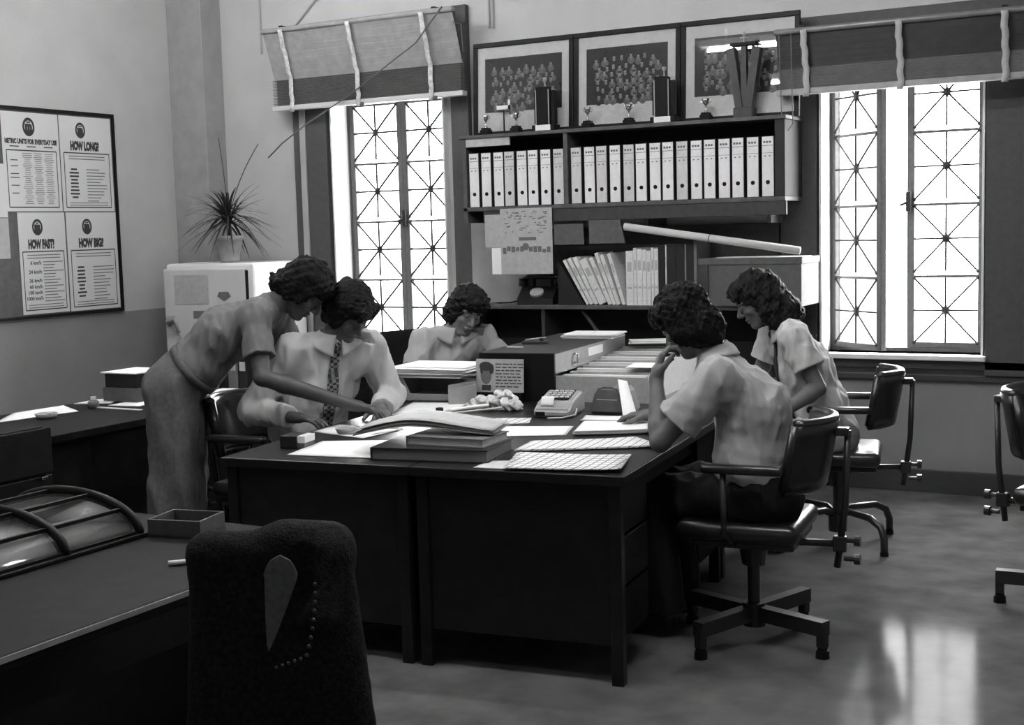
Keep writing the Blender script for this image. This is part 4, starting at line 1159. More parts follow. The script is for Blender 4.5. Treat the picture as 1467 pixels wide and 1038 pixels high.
    mesh_obj('shirt', S.mesh('shirt'), o['shirt'], t, True)
    # collar
    if o.get('collar', True):
        def coll(u, v):
            a = (u-.5)*2*(PI*.93); r = (.058+.030*v+.012*abs(u-.5)*2*v)*sz; drop = (.030-.062*v-.030*v*(abs(u-.5)*2)**4)*sz
            dv = -fw*math.cos(a)+sh*math.sin(a)*1.12
            p = neck+dv*r+tr*drop+fw*.006
            for _ in range(4):
                d_ = S.at(p)
                if d_ > .006 or v < .3: break
                p = p+(unit(dv)*.6+tr*.4)*(.006-d_)
            return p
        part('collar', o['shirt'], t, lambda b: b.sheet(coll, 40, 6, .004), True)
    if o.get('tie'):
        L = o.get('tie_len', .42)
        def tie(u, v):
            wd = (.018 if u < .10 else .020+.024*u)*sz; s0 = neck-tr*(.02+L*u)+sh*(v-.5)*2*wd+fw*.35
            p = S.hit(s0, -fw); return p+fw*(.009 if u < .1 else .006)
        part('tie', o['tie'], t, lambda b: b.sheet(tie, 30, 4, .004), True)
        part('tie_knot', o['tie'], t, lambda b: b.sph(tuple(S.hit(neck-tr*.02+fw*.3, -fw)+fw*.008), .017*sz, 10, (1, 1, 1.2)), True)
    if o.get('buttons'):
        for k in range(5):
            p = S.hit(neck-tr*(.07+.07*k)+fw*.35, -fw); part('button', M['card'], t, lambda b: b.sph(tuple(p), .006, 8))
    # trousers
    T = Field(lo, hi, .0065); n3 = waves(o['seed']+5, 34, .0095, 6, (1, 1, .22), True); n4 = waves(o['seed']+6, 60, .0018, 7); nz2 = lambda X, Y, Z: n3(X, Y, Z)+n4(X, Y, Z)
    fl = o.get('flare', 0.)
    wc = pel+tr*o.get('waist', .11); T.cap(pel-tr*.03, wc+tr*.06, .108*sz+.022, .104*sz+.028, .03, hp, 1.42, noise=n4, cuts=((wc, tr),))
    for s in 'LR':
        h, k_, a_ = J[s+'h'], J[s+'k'], J[s+'a']; T.cap(h, k_, .088*sz+.022, .060*sz+.024+fl*.35, .03, noise=nz2)
        d = unit(a_-k_); e = a_-d*.005; T.cap(k_, e+d*.06, .060*sz+.024+fl*.35, .048*sz+.022+fl, .02, cuts=((e, d),), noise=nz2)
    mesh_obj('trousers', T.mesh('trousers'), o['trousers'], t, True)
    def belt(b):
        pts = []
        for k in range(33):
            a = 2*PI*k/32; dv = fw*math.cos(a)+hp*math.sin(a); p = T.hit(wc-tr*.022+dv*.3, -dv); pts.append(p+dv*.004)
        b.sheet(lambda u, v: pts[round(u*32)]+tr*(v-.5)*.034, 32, 1, .006)
    if o.get('belt', False): part('belt', o.get('beltm', M['black']), t, belt)
    for s in 'LR':
        Sx = Field(np.minimum(J[s+'a'], J[s+'toe'])-.09, np.maximum(J[s+'a'], J[s+'toe'])+.09, .006)
        Sx.cap(J[s+'a']-V3(0, 0, .02), J[s+'toe'], .046, .040, .02); Sx.cutplane(V3(0, 0, -base[2]+.0), V3(0, 0, -1), J[s+'toe'], .3)
        mesh_obj('shoe', Sx.mesh('shoe'), M['shoe'], t, True)
    # hair
    hl = o.get('head', 1.); HF = Field(hc-.26, hc+.26, .0045)
    nh = waves(o['seed']+9, 95*o.get('curl', 1.), .0055, 9); nh2 = waves(o['seed']+10, 230, .0030, 9); nzh = lambda X, Y, Z: nh(X, Y, Z)+nh2(X, Y, Z)
    HF.ell(P_(-.012, 0, .046), V3(.110, .094, .100)*hl, ax, .01, noise=nzh)
    for (a, b_, g), r in o['hairs']:
        HF.ell(P_(a, b_, g), V3(*r)*hl, ax, .03, noise=nzh)
    HF.ell(P_(.132, 0, -.068), V3(.104, .120, .112)*hl, ax, .004, True, noise=nh2)
    mesh_obj('hair', HF.mesh('hair'), o['hair'], t, True)
    return t
# ================================================================== the five people
SKIN, SKINL, SKIND = M['skin'], M['skin_light'], M['skin_dark']
def side_hair(x=0., z=-.02, r=(.06, .030, .075), y=.066): return [((x, y, z), r), ((x, -y, z), r)]
# pensive person, front right: left elbow on the desk, hand against the face
person('seated person in pale short-sleeved shirt, front right, resting face on hand', dict(
    pelvis=(-1.55, 4.76, .585), chest=(-1.60, 4.765, .90), neck=(-1.735, 4.74, 1.115), head=(-1.845, 4.715, 1.235), f=(-.80, .12, -.58), u=(-.56, .10, .82),
    Ls=(-1.665, 4.56, 1.035), Rs=(-1.80, 4.93, 1.035), Le=(-1.865, 4.485, .800), Lw=(-1.925, 4.60, 1.02), Re=(-1.93, 5.04, .812), Rw=(-2.16, 5.11, .802),
    Lh=(-1.57, 4.66, .58), Rh=(-1.58, 4.86, .58), Lk=(-1.985, 4.66, .55), Rk=(-2.00, 4.88, .55), La=(-1.93, 4.67, .09), Ra=(-1.95, 4.90, .09), Ltoe=(-2.08, 4.66, .045), Rtoe=(-2.10, 4.89, .045)),
    dict(seed=3, front=V3(-1, 0, 0), skin=SKIN, shirt=M['shirt_pale'], trousers=M['trousers_dark'], hair=M['hair'], sleeve='short', sleeve_len=.70, cloth=.024, hem=.0, waist=.10, belly=.012, head=1.04,
         hairs=[((-.050, 0, -.055), (.075, .082, .090)), ((.062, 0, .070), (.055, .075, .045))]+side_hair(),
         hands=dict(L=dict(d=(.10, .30, .95), nrm=(.8, .5, -.1), thumb=(.3, -.9, .2), curl=[.75, .8, .85, .9]), R=dict(d=(-.95, .1, -.03), nrm=(0, 0, -1), thumb=(-.1, -1, 0), curl=.4))))
# long-haired person, back right, with a dark tie
person('seated long-haired person in white short-sleeved shirt and dark tie, back right', dict(
    pelvis=(-1.75, 6.40, .575), chest=(-1.865, 6.34, .885), neck=(-1.955, 6.315, 1.10), head=(-2.075, 6.265, 1.225), f=(-.80, -.38, -.48), u=(-.45, -.20, .87),
    Ls=(-1.86, 6.15, 1.05), Rs=(-2.05, 6.48, 1.05), Le=(-1.735, 6.13, .81), Lw=(-1.87, 5.985, .705), Re=(-2.14, 6.46, .81), Rw=(-2.33, 6.27, .785),
    Lh=(-1.71, 6.31, .57), Rh=(-1.78, 6.49, .57), Lk=(-2.00, 6.05, .54), Rk=(-2.09, 6.29, .54), La=(-1.88, 6.10, .09), Ra=(-1.97, 6.34, .09), Ltoe=(-2.01, 6.03, .045), Rtoe=(-2.10, 6.28, .045)),
    dict(seed=13, front=V3(-.85, -.5, 0), skin=SKIN, shirt=M['shirt_white'], trousers=M['trousers_light'], hair=M['hair2'], sleeve='short', sleeve_len=.62, cloth=.022, hem=.0, waist=.09, tie=M['tie'], head=1.04,
         hairs=[((-.055, 0, -.03), (.085, .095, .110)), ((-.095, 0, -.115), (.075, .10, .085)), ((-.01, .080, -.075), (.05, .028, .095)), ((-.01, -.080, -.075), (.05, .028, .095)), ((.060, 0, .080), (.055, .075, .040))],
         hands=dict(L=dict(d=(-.80, -.25, -.30), nrm=(0, 0, -1), thumb=(-.5, .85, 0), curl=.35), R=dict(d=(-.6, -.8, -.03), nrm=(0, 0, -1), thumb=(.6, -.8, 0), curl=.25))))
# seated man with check tie
person('seated person in white long-sleeved shirt and check tie, reading at the front left', dict(
    pelvis=(-3.88, 4.90, .575), chest=(-3.775, 4.93, .885), neck=(-3.695, 4.935, 1.125), head=(-3.605, 4.955, 1.245), f=(.74, -.22, -.63), u=(.58, -.15, .80),
    Ls=(-3.605, 5.11, 1.065), Rs=(-3.785, 4.755, 1.075), Le=(-3.55, 5.19, .825), Lw=(-3.465, 4.985, .790), Re=(-3.955, 4.655, .805), Rw=(-3.70, 4.625, .790),
    Lh=(-3.87, 5.00, .57), Rh=(-3.89, 4.80, .57), Lk=(-3.46, 5.02, .54), Rk=(-3.47, 4.80, .54), La=(-3.48, 5.02, .09), Ra=(-3.49, 4.80, .09), Ltoe=(-3.33, 5.03, .045), Rtoe=(-3.34, 4.80, .045)),
    dict(seed=23, front=V3(.85, -.5, 0), skin=SKIN, shirt=M['shirt_white'], trousers=M['trousers_dark'], hair=M['hair'], sleeve='long', cuff=.94, cloth=.024, hem=.0, waist=.09, belly=.015, tie=M['tiecheck'], tie_len=.44, head=1.06,
         hairs=[((-.045, 0, -.030), (.080, .088, .090)), ((.072, 0, .068), (.055, .078, .045))]+side_hair(.0, -.005, (.062, .030, .07)),
         hands=dict(L=dict(d=(.55, -.80, -.10), nrm=(-.1, -.1, -1), thumb=(-.8, -.55, 0), curl=[.5, .55, .6, .65]), R=dict(d=(.97, .2, -.06), nrm=(0, 0, -1), thumb=(-.2, .95, 0), curl=.3))))
# standing man leaning over the desk
person('standing person in grey shirt and flared trousers leaning over the desk on the left', dict(
    pelvis=(-4.235, 4.47, .945), chest=(-4.045, 4.60, 1.165), neck=(-3.855, 4.735, 1.30), head=(-3.74, 4.80, 1.355), f=(.62, .25, -.74), u=(.68, .30, .67),
    Rs=(-3.835, 4.565, 1.235), Ls=(-3.955, 4.875, 1.25), Re=(-3.735, 4.475, .985), Rw=(-3.415, 4.685, .850), Le=(-3.985, 4.985, 1.02), Lw=(-4.03, 5.06, .80),
    Rh=(-4.185, 4.39, .91), Lh=(-4.285, 4.55, .91), Rk=(-4.17, 4.35, .50), Lk=(-4.28, 4.54, .50), Ra=(-4.20, 4.33, .095), La=(-4.30, 4.53, .095), Rtoe=(-4.07, 4.40, .045), Ltoe=(-4.18, 4.61, .045)),
    dict(seed=33, front=V3(.5, .3, -.6), skin=SKIND, shirt=M['shirt_grey'], trousers=M['trousers_grey'], hair=M['hair'], sleeve='short', sleeve_len=.66, cloth=.014, hem=-.02, waist=.13, flare=.045, collar=False, belt=True, beltm=M['trousers_grey'], head=1.04, curl=1.2,
         hairs=[((-.045, 0, -.015), (.080, .088, .090)), ((.060, 0, .075), (.06, .078, .045)), ((-.10, 0, -.055), (.045, .07, .045))]+side_hair(-.01, .0, (.06, .030, .065)),
         hands=dict(R=dict(d=(.80, .55, -.22), nrm=(.1, .1, -1), thumb=(-.5, .85, .1), curl=[.30, .4, .45, .5]), L=dict(d=(-.1, .2, -1), nrm=(.7, -.3, -.1), thumb=(.6, .6, 0), curl=.5))))
# curly-haired person at the rear
person('seated curly-haired person in light open-necked shirt at the rear left desk', dict(
    pelvis=(-4.03, 6.29, .565), chest=(-3.955, 6.295, .845), neck=(-3.875, 6.315, 1.045), head=(-3.795, 6.335, 1.155), f=(.68, -.52, -.42), u=(.42, -.02, .86),
    Rs=(-3.985, 6.165, .995), Ls=(-3.755, 6.455, .99), Re=(-3.98, 6.06, .795), Rw=(-3.70, 6.02, .785), Le=(-3.64, 6.53, .80), Lw=(-3.49, 6.34, .785),
    Lh=(-3.98, 6.38, .56), Rh=(-4.06, 6.20, .56), Lk=(-3.64, 6.33, .54), Rk=(-3.68, 6.12, .54), La=(-3.66, 6.33, .09), Ra=(-3.70, 6.12, .09), Ltoe=(-3.52, 6.31, .045), Rtoe=(-3.56, 6.10, .045)),
    dict(seed=43, front=V3(.75, -.6, 0), skin=SKINL, shirt=M['shirt_light'], trousers=M['trousers_dark'], hair=M['hair2'], sleeve='short', sleeve_len=.72, cloth=.020, hem=.0, waist=.09, head=1.04, curl=1.5, buttons=True,
         hairs=[((-.045, 0, -.025), (.088, .095, .095)), ((.055, 0, .085), (.060, .082, .045)), ((-.085, 0, -.075), (.055, .08, .06))]+side_hair(-.01, -.015, (.062, .036, .075), .070),
         hands=dict(R=dict(d=(.95, .1, -.05), nrm=(0, 0, -1), thumb=(0, 1, 0), curl=.3), L=dict(d=(.6, -.8, -.04), nrm=(0, 0, -1), thumb=(-.8, -.6, 0), curl=.3))))
# ================================================================== things on the island of desks
ZT = .7505
def poly_paper(name, label, pts, z, m='paper', th=.0012, n=1, cat='paper', local=True, curl=0.):
    """loose sheets cut to a four-cornered outline given in the island's own frame (or the room's)"""
    w = [dk(*p) if local else Vector((p[0], p[1], 0)) for p in pts]
    c = sum(w, Vector((0, 0, 0)))/len(w); rz = DA if local else 0.
    t = thing(name, label, cat, (c.x, c.y, z), rz); R = Matrix.Rotation(-rz, 3, 'Z')
    q = [R @ (p-Vector((c.x, c.y, 0))) for p in w]
    rnd = random.Random(label)
    for k in range(n):
        dx, dy = (rnd.uniform(-.012, .012), rnd.uniform(-.012, .012)) if k else (0, 0)
        z0 = th*(n-1-k)
        def sh(b):
            def S(u, v):
                p = q[0]*(1-u)*(1-v)+q[1]*(1-u)*v+q[2]*u*v+q[3]*u*(1-v)
                return (p.x+dx, p.y+dy, z0+th/2+curl*(max(0, u-.6)**2+max(0, .3-v)**2))
            b.sheet(S, 8, 6, th*.9)
        part('sheet', M[m] if k == 0 or isinstance(m, str) and k % 2 == 0 else M['paper2'], t, sh, False)
    return t
poly_paper('paper_sheet', 'plain white sheet at the near left of the front desk edge', [(-1.40, .105), (-1.43, .43), (-1.17, .51), (-1.03, .119)], ZT, 'paper', .0012, 3)
poly_paper('paper_sheet', 'white sheets under the glass dish between the two left people', [(-1.60, .66), (-1.60, .86), (-1.25, .78), (-1.30, .54)], ZT, 'paper', .0012, 3)
poly_paper('paper_sheet', 'large white sheet before the seated person in the check tie, beside the folder stack', [(-1.53, 1.19), (-1.61, 1.62), (-1.33, 1.66), (-1.24, 1.20)], ZT, 'paper', .0012, 2)
poly_paper('paper_sheet', 'white sheet with grey margin at the front desk edge right of the ledger', [(-.572, .03), (-.57, .17), (-.47, .20), (-.43, .03)], ZT, 'paper2', .0012, 2)
poly_paper('gridded_sheet', 'large gridded sheet at the front right desk corner', [(-.44, .005), (-.52, .345), (-.085, .36), (-.03, .05)], ZT+.004, 'gridp', .0015, 3, curl=.04)
poly_paper('gridded_sheet', 'finely gridded sheet just behind the large gridded sheet', [(-.56, .38), (-.58, .62), (-.20, .78), (-.04, .60)], ZT+.001, 'gridp2', .0015, 3, curl=.03)
poly_paper('gridded_sheet', 'small ruled sheet left of the adding machine', [(-.933, 1.02), (-.98, 1.19), (-.82, 1.24), (-.775, 1.09)], ZT, 'gridp2', .0012, 2)
poly_paper('paper_sheet', 'white sheet between the folder stack and the pensive person', [(-.80, .70), (-.85, .97), (-.56, 1.04), (-.51, .80)], ZT, 'paper', .0012, 2)
poly_paper('paper_pile', 'curled pile of white papers under the pensive person\'s forearm', [(-.46, .80), (-.52, 1.10), (-.24, 1.16), (-.15, .92)], ZT, 'paper', .0022, 8, curl=.03)
poly_paper('paper_sheet', 'white sheet with a raised corner before the dark machine cover', [(-.56, 1.17), (-.60, 1.36), (-.36, 1.36), (-.29, 1.19)], ZT, 'paper', .0012, 3, curl=.10)
def small_box():
    t = thing('card_box', 'small dark box with a white side on the front left desk corner', 'box', dk(-1.47, .30, ZT), DA+rad(4))
    part('box_body', M['bookdark'], t, lambda b: b.b2((-.055, -.05, 0), (.02, .05, .05), .003))
    part('inner_drawer', M['paper2'], t, lambda b: b.b2((.02, -.045, .022), (.055, .045, .050), .002))
    part('inner_base', M['boxcard'], t, lambda b: b.b2((.02, -.045, 0), (.052, .045, .021), .002))
small_box()
def dish(name, label, p, z):
    t = thing(name, label, 'ashtray', (p.x, p.y, z))
    part('dish', M['greymetal'], t, lambda b: b.lathe([(.0, 0), (.045, 0), (.055, .022), (.050, .024), (.040, .006), (.0, .005)], n=24), True)
    part('cigarette_end', M['paper'], t, lambda b: b.cyl((.02, -.01, .026), (.062, -.02, .030), .004, n=8))
dish('ashtray', 'round ashtray on the white sheets by the leaning person\'s hand', dk(-1.43, .64), ZT+.0045)
dish('ashtray', 'round glass ashtray on the left wall desk', Vector((-5.06, 4.44)), .7505)
# the stack of ledgers and folders
def book_at(name, label, u, v, rz, w, d, z0, h, m, pages='paper2', cat='book'):
    t = thing(name, label, cat, dk(u, v, z0), DA+rz)
    part('cover', M[m], t, lambda b: (b.b2((-w/2, -d/2, 0), (w/2, d/2, .004)), b.b2((-w/2, -d/2, h-.004), (w/2, d/2, h)), b.b2((-w/2, -d/2, .004), (-w/2+.005, d/2, h-.004))))
    part('pages', M[pages], t, lambda b: b.b2((-w/2+.005, -d/2+.006, .0042), (w/2-.007, d/2-.006, h-.0042)))
    return t
book_at('ledger', 'thick black ledger at the bottom of the folder stack', -.80, .255, rad(4), .47, .30, ZT, .048, 'bookdark', 'inkgrey')
book_at('hardback_book', 'grey hardback book lying on the black ledger', -.745, .275, rad(-3), .33, .22, ZT+.0485, .034, 'bookgrey', 'papergrey')
def folder():
    t = thing('open_folder', 'bulging grey folder spread on top of the stack of books', 'folder', dk(-.88, .33, ZT+.083), DA+rad(10))
    def S(z, s): return lambda u, v: ((u-.5)*.56, (v-.5)*.26+.02*math.sin(u*5), z+.020*math.sin(u*PI*1.2)*s-.045*max(0, .35-u)+.02*max(0, u-.7))
    part('cover', M['bookgrey'], t, lambda b: b.sheet(S(.012, 1.), 18, 4, .004), True)
    part('sheet', M['papergrey'], t, lambda b: b.sheet(lambda u, v: (S(.020, 1.1)(u, v)[0]*.96, S(.020, 1.1)(u, v)[1]*.93, S(.020, 1.1)(u, v)[2]), 18, 4, .009), True)
    part('top_cover', M['papergrey'], t, lambda b: b.sheet(S(.030, 1.25), 18, 4, .003), True)
    part('loose_edge', M['paper'], t, lambda b: b.sheet(lambda u, v: (-.20+.12*u, -.135+.02*v, .002+.02*u), 4, 2, .003))
folder()
def letter_tray():
    t = thing('letter_tray', 'grey letter tray with a cut-away front, holding a pile of papers', 'letter tray', dk(-1.535, 1.86, ZT), DA+rad(1))
    w, d, h = .21, .15, .115
    part('tray_base', M['greymetal'], t, lambda b: b.b2((-w, -d, 0), (w, d, .004)))
    part('front', M['greymetal'], t, lambda b: b.extr([(-w, -d, 0), (w, -d, 0), (w, -d, h), (w-.035, -d, h), (w-.075, -d, .035), (-w+.075, -d, .035), (-w+.035, -d, h), (-w, -d, h)], (0, .004, 0)))
    part('back', M['greymetal'], t, lambda b: b.b2((-w, d-.004, .004), (w, d, h)))
    for s in (-1, 1): part('side', M['greymetal'], t, lambda b: b.b2((s*w-.002, -d, .004), (s*w+.002, d, h)))
    part('shelf', M['greymetal'], t, lambda b: b.b2((-w, -d+.004, h), (w, d, h+.003)))
    q = papers_on('paper_pile', *dk(-1.535, 1.84, ZT+h+.0035), .41, .31, 24, 'thick white pile of papers heaped on the letter tray', 'paper', DA+rad(-3), .0022, .03)
    papers_on('paper_pile', *dk(-1.535, 1.85, ZT+.0045), .36, .24, 6, 'few sheets lying inside the letter tray', 'papergrey', DA, .0018, .015)
letter_tray()
def side_tray():
    t = thing('file_box', 'grey open file box between the letter tray and the card cover', 'file box', dk(-1.345, 1.64, ZT), DA+rad(24))
    part('panel', M['greymetal'], t, lambda b: b.extr([(-.07, -.035, 0), (.07, -.035, 0), (.07, -.035, .10), (-.07, -.035, .075)], (0, .006, 0)))
    part('panel', M['greymetal'], t, lambda b: b.extr([(-.07, .035, 0), (.07, .035, 0), (.07, .035, .11), (-.07, .035, .09)], (0, .006, 0)))
    part('base', M['greymetal'], t, lambda b: b.b2((-.07, -.03, 0), (.07, .035, .004)))
side_tray()

# card tub with its cover pushed to the left
def card_tub():
    t = thing('card_tub', 'grey card index tub with rows of cards on the rear desks', 'card index', dk(0, 0, ZT), DA)
    u0, u1, v0, v1 = -1.285, -.44, 1.80, 2.98
    def pan(b):
        b.extr([(u0, v0, 0), (u1+.04, v0, 0), (u1, v0, .125), (u0, v0, .13)], (0, .012, 0))
    part('front_panel', M['manila'], t, pan)
    part('back_panel', M['greymetal'], t, lambda b: b.b2((u0, v1-.012, 0), (u1, v1, .13 if False else .135)))
    us = -.905
    for x in (u0, u1-.012): part('side_panel', M['greymetal'], t, lambda b: b.extr([(x, v0+.012, 0), (x, v1-.012, 0), (x, v1-.012, .13 if x < -1 else .19), (x, v0+.012, .13)], (.012, 0, 0)))
    part('base', M['greymetal'], t, lambda b: b.b2((u0+.012, v0+.012, 0), (u1-.012, v1-.012, .006)))
    n = 11
    for k in range(n):
        v = v0+.06+(v1-v0-.10)*k/n; z = .105+.055*k/n
        def cards(b): b.extr([(us, v, .01), (u1-.018, v, .01), (u1-.018, v+.035, z+.018), (us, v+.035, z+.018)], (0, .034, 0))
        part('card_row', M['card'] if k % 2 == 0 else M['manila'], t, cards)
        part('row_rail', M['black'], t, lambda b: b.b2((us, v+.072, .01), (u1-.018, v+.078, z+.012)))
card_tub()
def tub_cover():
    t = thing('tub_cover', 'black cover box on the left part of the card tub, with label holder and handle', 'cover box', dk(-1.113, 2.38, ZT), DA)
    w, d, h = .200, .575, .235
    part('cover_front', M['black'], t, lambda b: b.b2((-w, -d-.02, 0), (w+.002, -d-.004, h)))
    part('cover_top', M['shelfdark'], t, lambda b: b.b2((-w, -d-.02, h), (w+.004, d, h+.006), .002))
    part('cover_side', M['greymetal'], t, lambda b: b.b2((w-.006, -d-.004, .195-.055), (w, d, h)))
    part('cover_side', M['black'], t, lambda b: b.b2((-w, -d-.004, .195), (-w+.006, d, h)))
    part('edge_trim', M['chrome'], t, lambda b: b.b2((w, -d-.01, .137), (w+.006, d, .145)))
    part('label_holder', M['paper'], t, lambda b: b.b2((w, -.08, .175), (w+.004, .16, .218)))
    part('pull_handle', M['chrome'], t, lambda b: b.tube([(w, -.30, .21), (w+.02, -.30, .21), (w+.02, -.30, .165), (w, -.30, .165)], .006, 6))
tub_cover()
def notice_card():
    t = thing('notice_card', 'notice card with a sketched head and lines of text leaning on the black cover', 'card', dk(-1.185, 1.738, ZT+.048), DA)
    w, h = .128, .165; tilt = Matrix.Rotation(rad(-3), 4, 'X')
    def fin(b): bmesh.ops.transform(b.bm, matrix=tilt, verts=b.bm.verts[:])
    part('card', M['papergrey'], t, lambda b: (b.b2((-w, -.001, 0), (w, .001, h)), fin(b)))
    def pr(b):
        y = -.0014
        def disc(x, z, rx, rz, yy): b.bm.faces.new([b.bm.verts.new((x+rx*math.cos(2*PI*k/14), yy, z+rz*math.sin(2*PI*k/14))) for k in range(14)][::-1])
        disc(-.075, .128, .036, .024, y); disc(-.045, .115, .014, .026, y); disc(-.098, .112, .008, .024, y); b.box((-.072, y, .022), (.05, .0004, .028))
        rnd = random.Random(2)
        for k in range(8):
            z = .140-.016*k; x = -.022
            while x < w-.025:
                L = rnd.uniform(.012, .034); b.box((x+L/2, y, z), (L, .0004, .0055)); x += L+.006
        fin(b)
    part('print', M['ink'], t, pr)
    def face(b):
        b.bm.faces.new([b.bm.verts.new((-.074+.030*math.cos(2*PI*k/14), -.0012, .082+.044*math.sin(2*PI*k/14))) for k in range(14)][::-1]); fin(b)
    part('sketched_face', M['bookgrey'], t, face)
    part('card_rest', M['black'], t, lambda b: b.b2((-.12, -.018, -.048), (.12, .022, -.001)))
notice_card()
papers_on('paper_pile', *dk(-1.02, 2.72, ZT+.2415), .30, .22, 7, 'white papers on the far end of the black cover', 'paper', DA+rad(2), .0035, .012)
papers_on('paper_sheet', *dk(-.74, 2.88, ZT+.197), .24, .17, 5, 'white papers on the far corner of the card tub', 'paper', DA+rad(20), .003, .02)
def punch():
    t = thing('hole_punch', 'small dark hole punch on the black cover top', 'hole punch', dk(-1.20, 2.28, ZT+.2415), DA+rad(10))
    part('base', M['blackmetal'], t, lambda b: b.b2((-.07, -.025, 0), (.07, .025, .014), .002))
    part('lever', M['greymetal'], t, lambda b: b.box((0, 0, .026), (.11, .022, .008), rot=(0, rad(-6), 0), bev=.002))
    part('post', M['blackmetal'], t, lambda b: b.box((.035, 0, .02), (.02, .03, .022)))
punch()
tag(part('pencil', M['card'], None, lambda b: b.cyl(dk(-1.27, 2.05, ZT+.2455), dk(-1.17, 2.02, ZT+.2455), .004, n=6)), 'short pencil on the near end of the black cover', 'pencil')
poly_paper('paper_sheet', 'white paper lying over the right end of the card rows', [(-.60, 1.98), (-.62, 2.20), (-.47, 2.20), (-.455, 1.98)], ZT+.152, 'paper', .0012, 3)
def adding_machine():
    t = thing('adding_machine', 'grey adding machine with rows of keys and a paper strip', 'adding machine', dk(-.745, 1.40, ZT), DA+rad(3))
    def body(b): b.extr([(-.085, -.13, 0), (-.085, .13, 0), (-.085, .13, .085), (-.085, .09, .100), (-.085, -.06, .070), (-.085, -.13, .035)], (.17, 0, 0)); bmesh.ops.bevel(b.bm, geom=b.bm.edges[:], offset=.010, segments=3, affect='EDGES')
    part('case', M['greymetal'], t, body, False)
    part('keyboard', M['black'], t, lambda b: b.extr([(-.065, -.055, .0735), (.060, -.055, .0735), (.060, .075, .0985), (-.065, .075, .0985)], (0, 0, .003)))
    for r in range(4):
        y = -.038+.028*r; z = .079+.0055*r
        for c in range(5): part('key', M['lightmetal'], t, lambda b: b.box((-.052+.025*c, y, z+.004), (.020, .011, .008), rot=(rad(11), 0, 0), bev=.002))
    part('paper_strip', M['paper'], t, lambda b: b.sheet(lambda u, v: (-.035+.06*v-.02, -.075-.035*u, .085-.035*u+.02*math.sin(u*3)), 8, 2, .0012))
    part('front_slot', M['black'], t, lambda b: b.b2((-.075, -.1325, .008), (-.03, -.129, .026)))
    part('cord', M['paper2'], t, lambda b: b.tube([(.09, -.03, .03), (.10, -.08, .008), (.06, -.17, .006), (.0, -.19, .006)], .004, 6))
adding_machine()
def machine_cover():
    t = thing('machine_cover', 'dark rounded machine cover right of the adding machine', 'cover', dk(-.515, 1.52, ZT), DA-rad(4))
    def body(b): b.extr([(-.095, -.10, 0), (.095, -.10, 0), (.060, -.10, .105), (.035, -.10, .125), (-.035, -.10, .125), (-.060, -.10, .105)], (0, .20, 0)); bmesh.ops.bevel(b.bm, geom=b.bm.edges[:], offset=.012, segments=3, affect='EDGES')
    part('hood', M['boxcard'], t, body)
    part('seam', M['papergrey'], t, lambda b: b.b2((-.050, -.1015, .066), (.050, -.099, .069)))
machine_cover()
def strip():
    t = thing('card_strip', 'narrow white card strip standing propped against the machine cover', 'card', dk(-.33, 1.20, ZT+.008), DA)
    a, b_ = Vector((-.045, 0, 0)), Vector((.025, 0, .0)); c, d = Vector((-.085, .19, .150)), Vector((-.125, .18, .158))
    part('strip', M['paper'], t, lambda b: b.sheet(lambda u, v: (a.lerp(b_, v).lerp(d.lerp(c, v), u)), 6, 2, .003))
strip()
def plastic_bag():
    t = thing('plastic_bag', 'crumpled clear plastic bag of oddments before the notice card', 'bag', dk(-1.075, 1.46, ZT), DA)
    F = Field((-.17, -.12, -.01), (.17, .12, .16), .005); nz = waves(77, 90, .011, 9, ridge=True)
    for c, r in (((-.06, 0, .035), (.085, .04, .030)), ((.02, .01, .045), (.065, .045, .045)), ((.07, -.01, .024), (.05, .045, .026)), ((-.12, -.02, .016), (.045, .028, .018))): F.ell(V3(*c), V3(*r), k=.02, noise=nz)
    F.cutplane(V3(0, 0, .001), V3(0, 0, -1), V3(0, 0, 0), .3)
    mesh_obj('bag', F.mesh('bag'), M['plastic'], t, True)
    part('white_label', M['paper'], t, lambda b: b.box((.055, -.055, .055), (.03, .003, .028), rot=(rad(-20), 0, rad(10))))
plastic_bag()
def brush(name, label, p, q, z, r, m, tip):
    t = thing(name, label, 'pen', (0, 0, 0)); a = dk(*p, z); b_ = dk(*q, z+.02)
    part('barrel', M[m], t, lambda b: b.cyl(a, b_, r, n=10)); part('tip', M[tip], t, lambda b: b.cyl(a, a+(a-b_).normalized()*.03, r*1.05, r*.5, n=10))
brush('marker_pen', 'white marker pen lying beside the plastic bag', (-1.27, 1.34), (-1.10, 1.40), ZT+.010, .009, 'whitenamel', 'card')
brush('ruling_pen', 'thin pale pen lying across the front of the plastic bag', (-1.23, 1.27), (-1.02, 1.36), ZT+.006, .005, 'card', 'ink')
tag(part('bottle_cap', M['black'], None, lambda b: b.lathe([(.0, 0), (.020, 0), (.018, .022), (.0, .024)], tuple(dk(-1.325, 1.33, ZT)), 16), True), 'black bottle cap at the end of the large white sheet', 'cap')

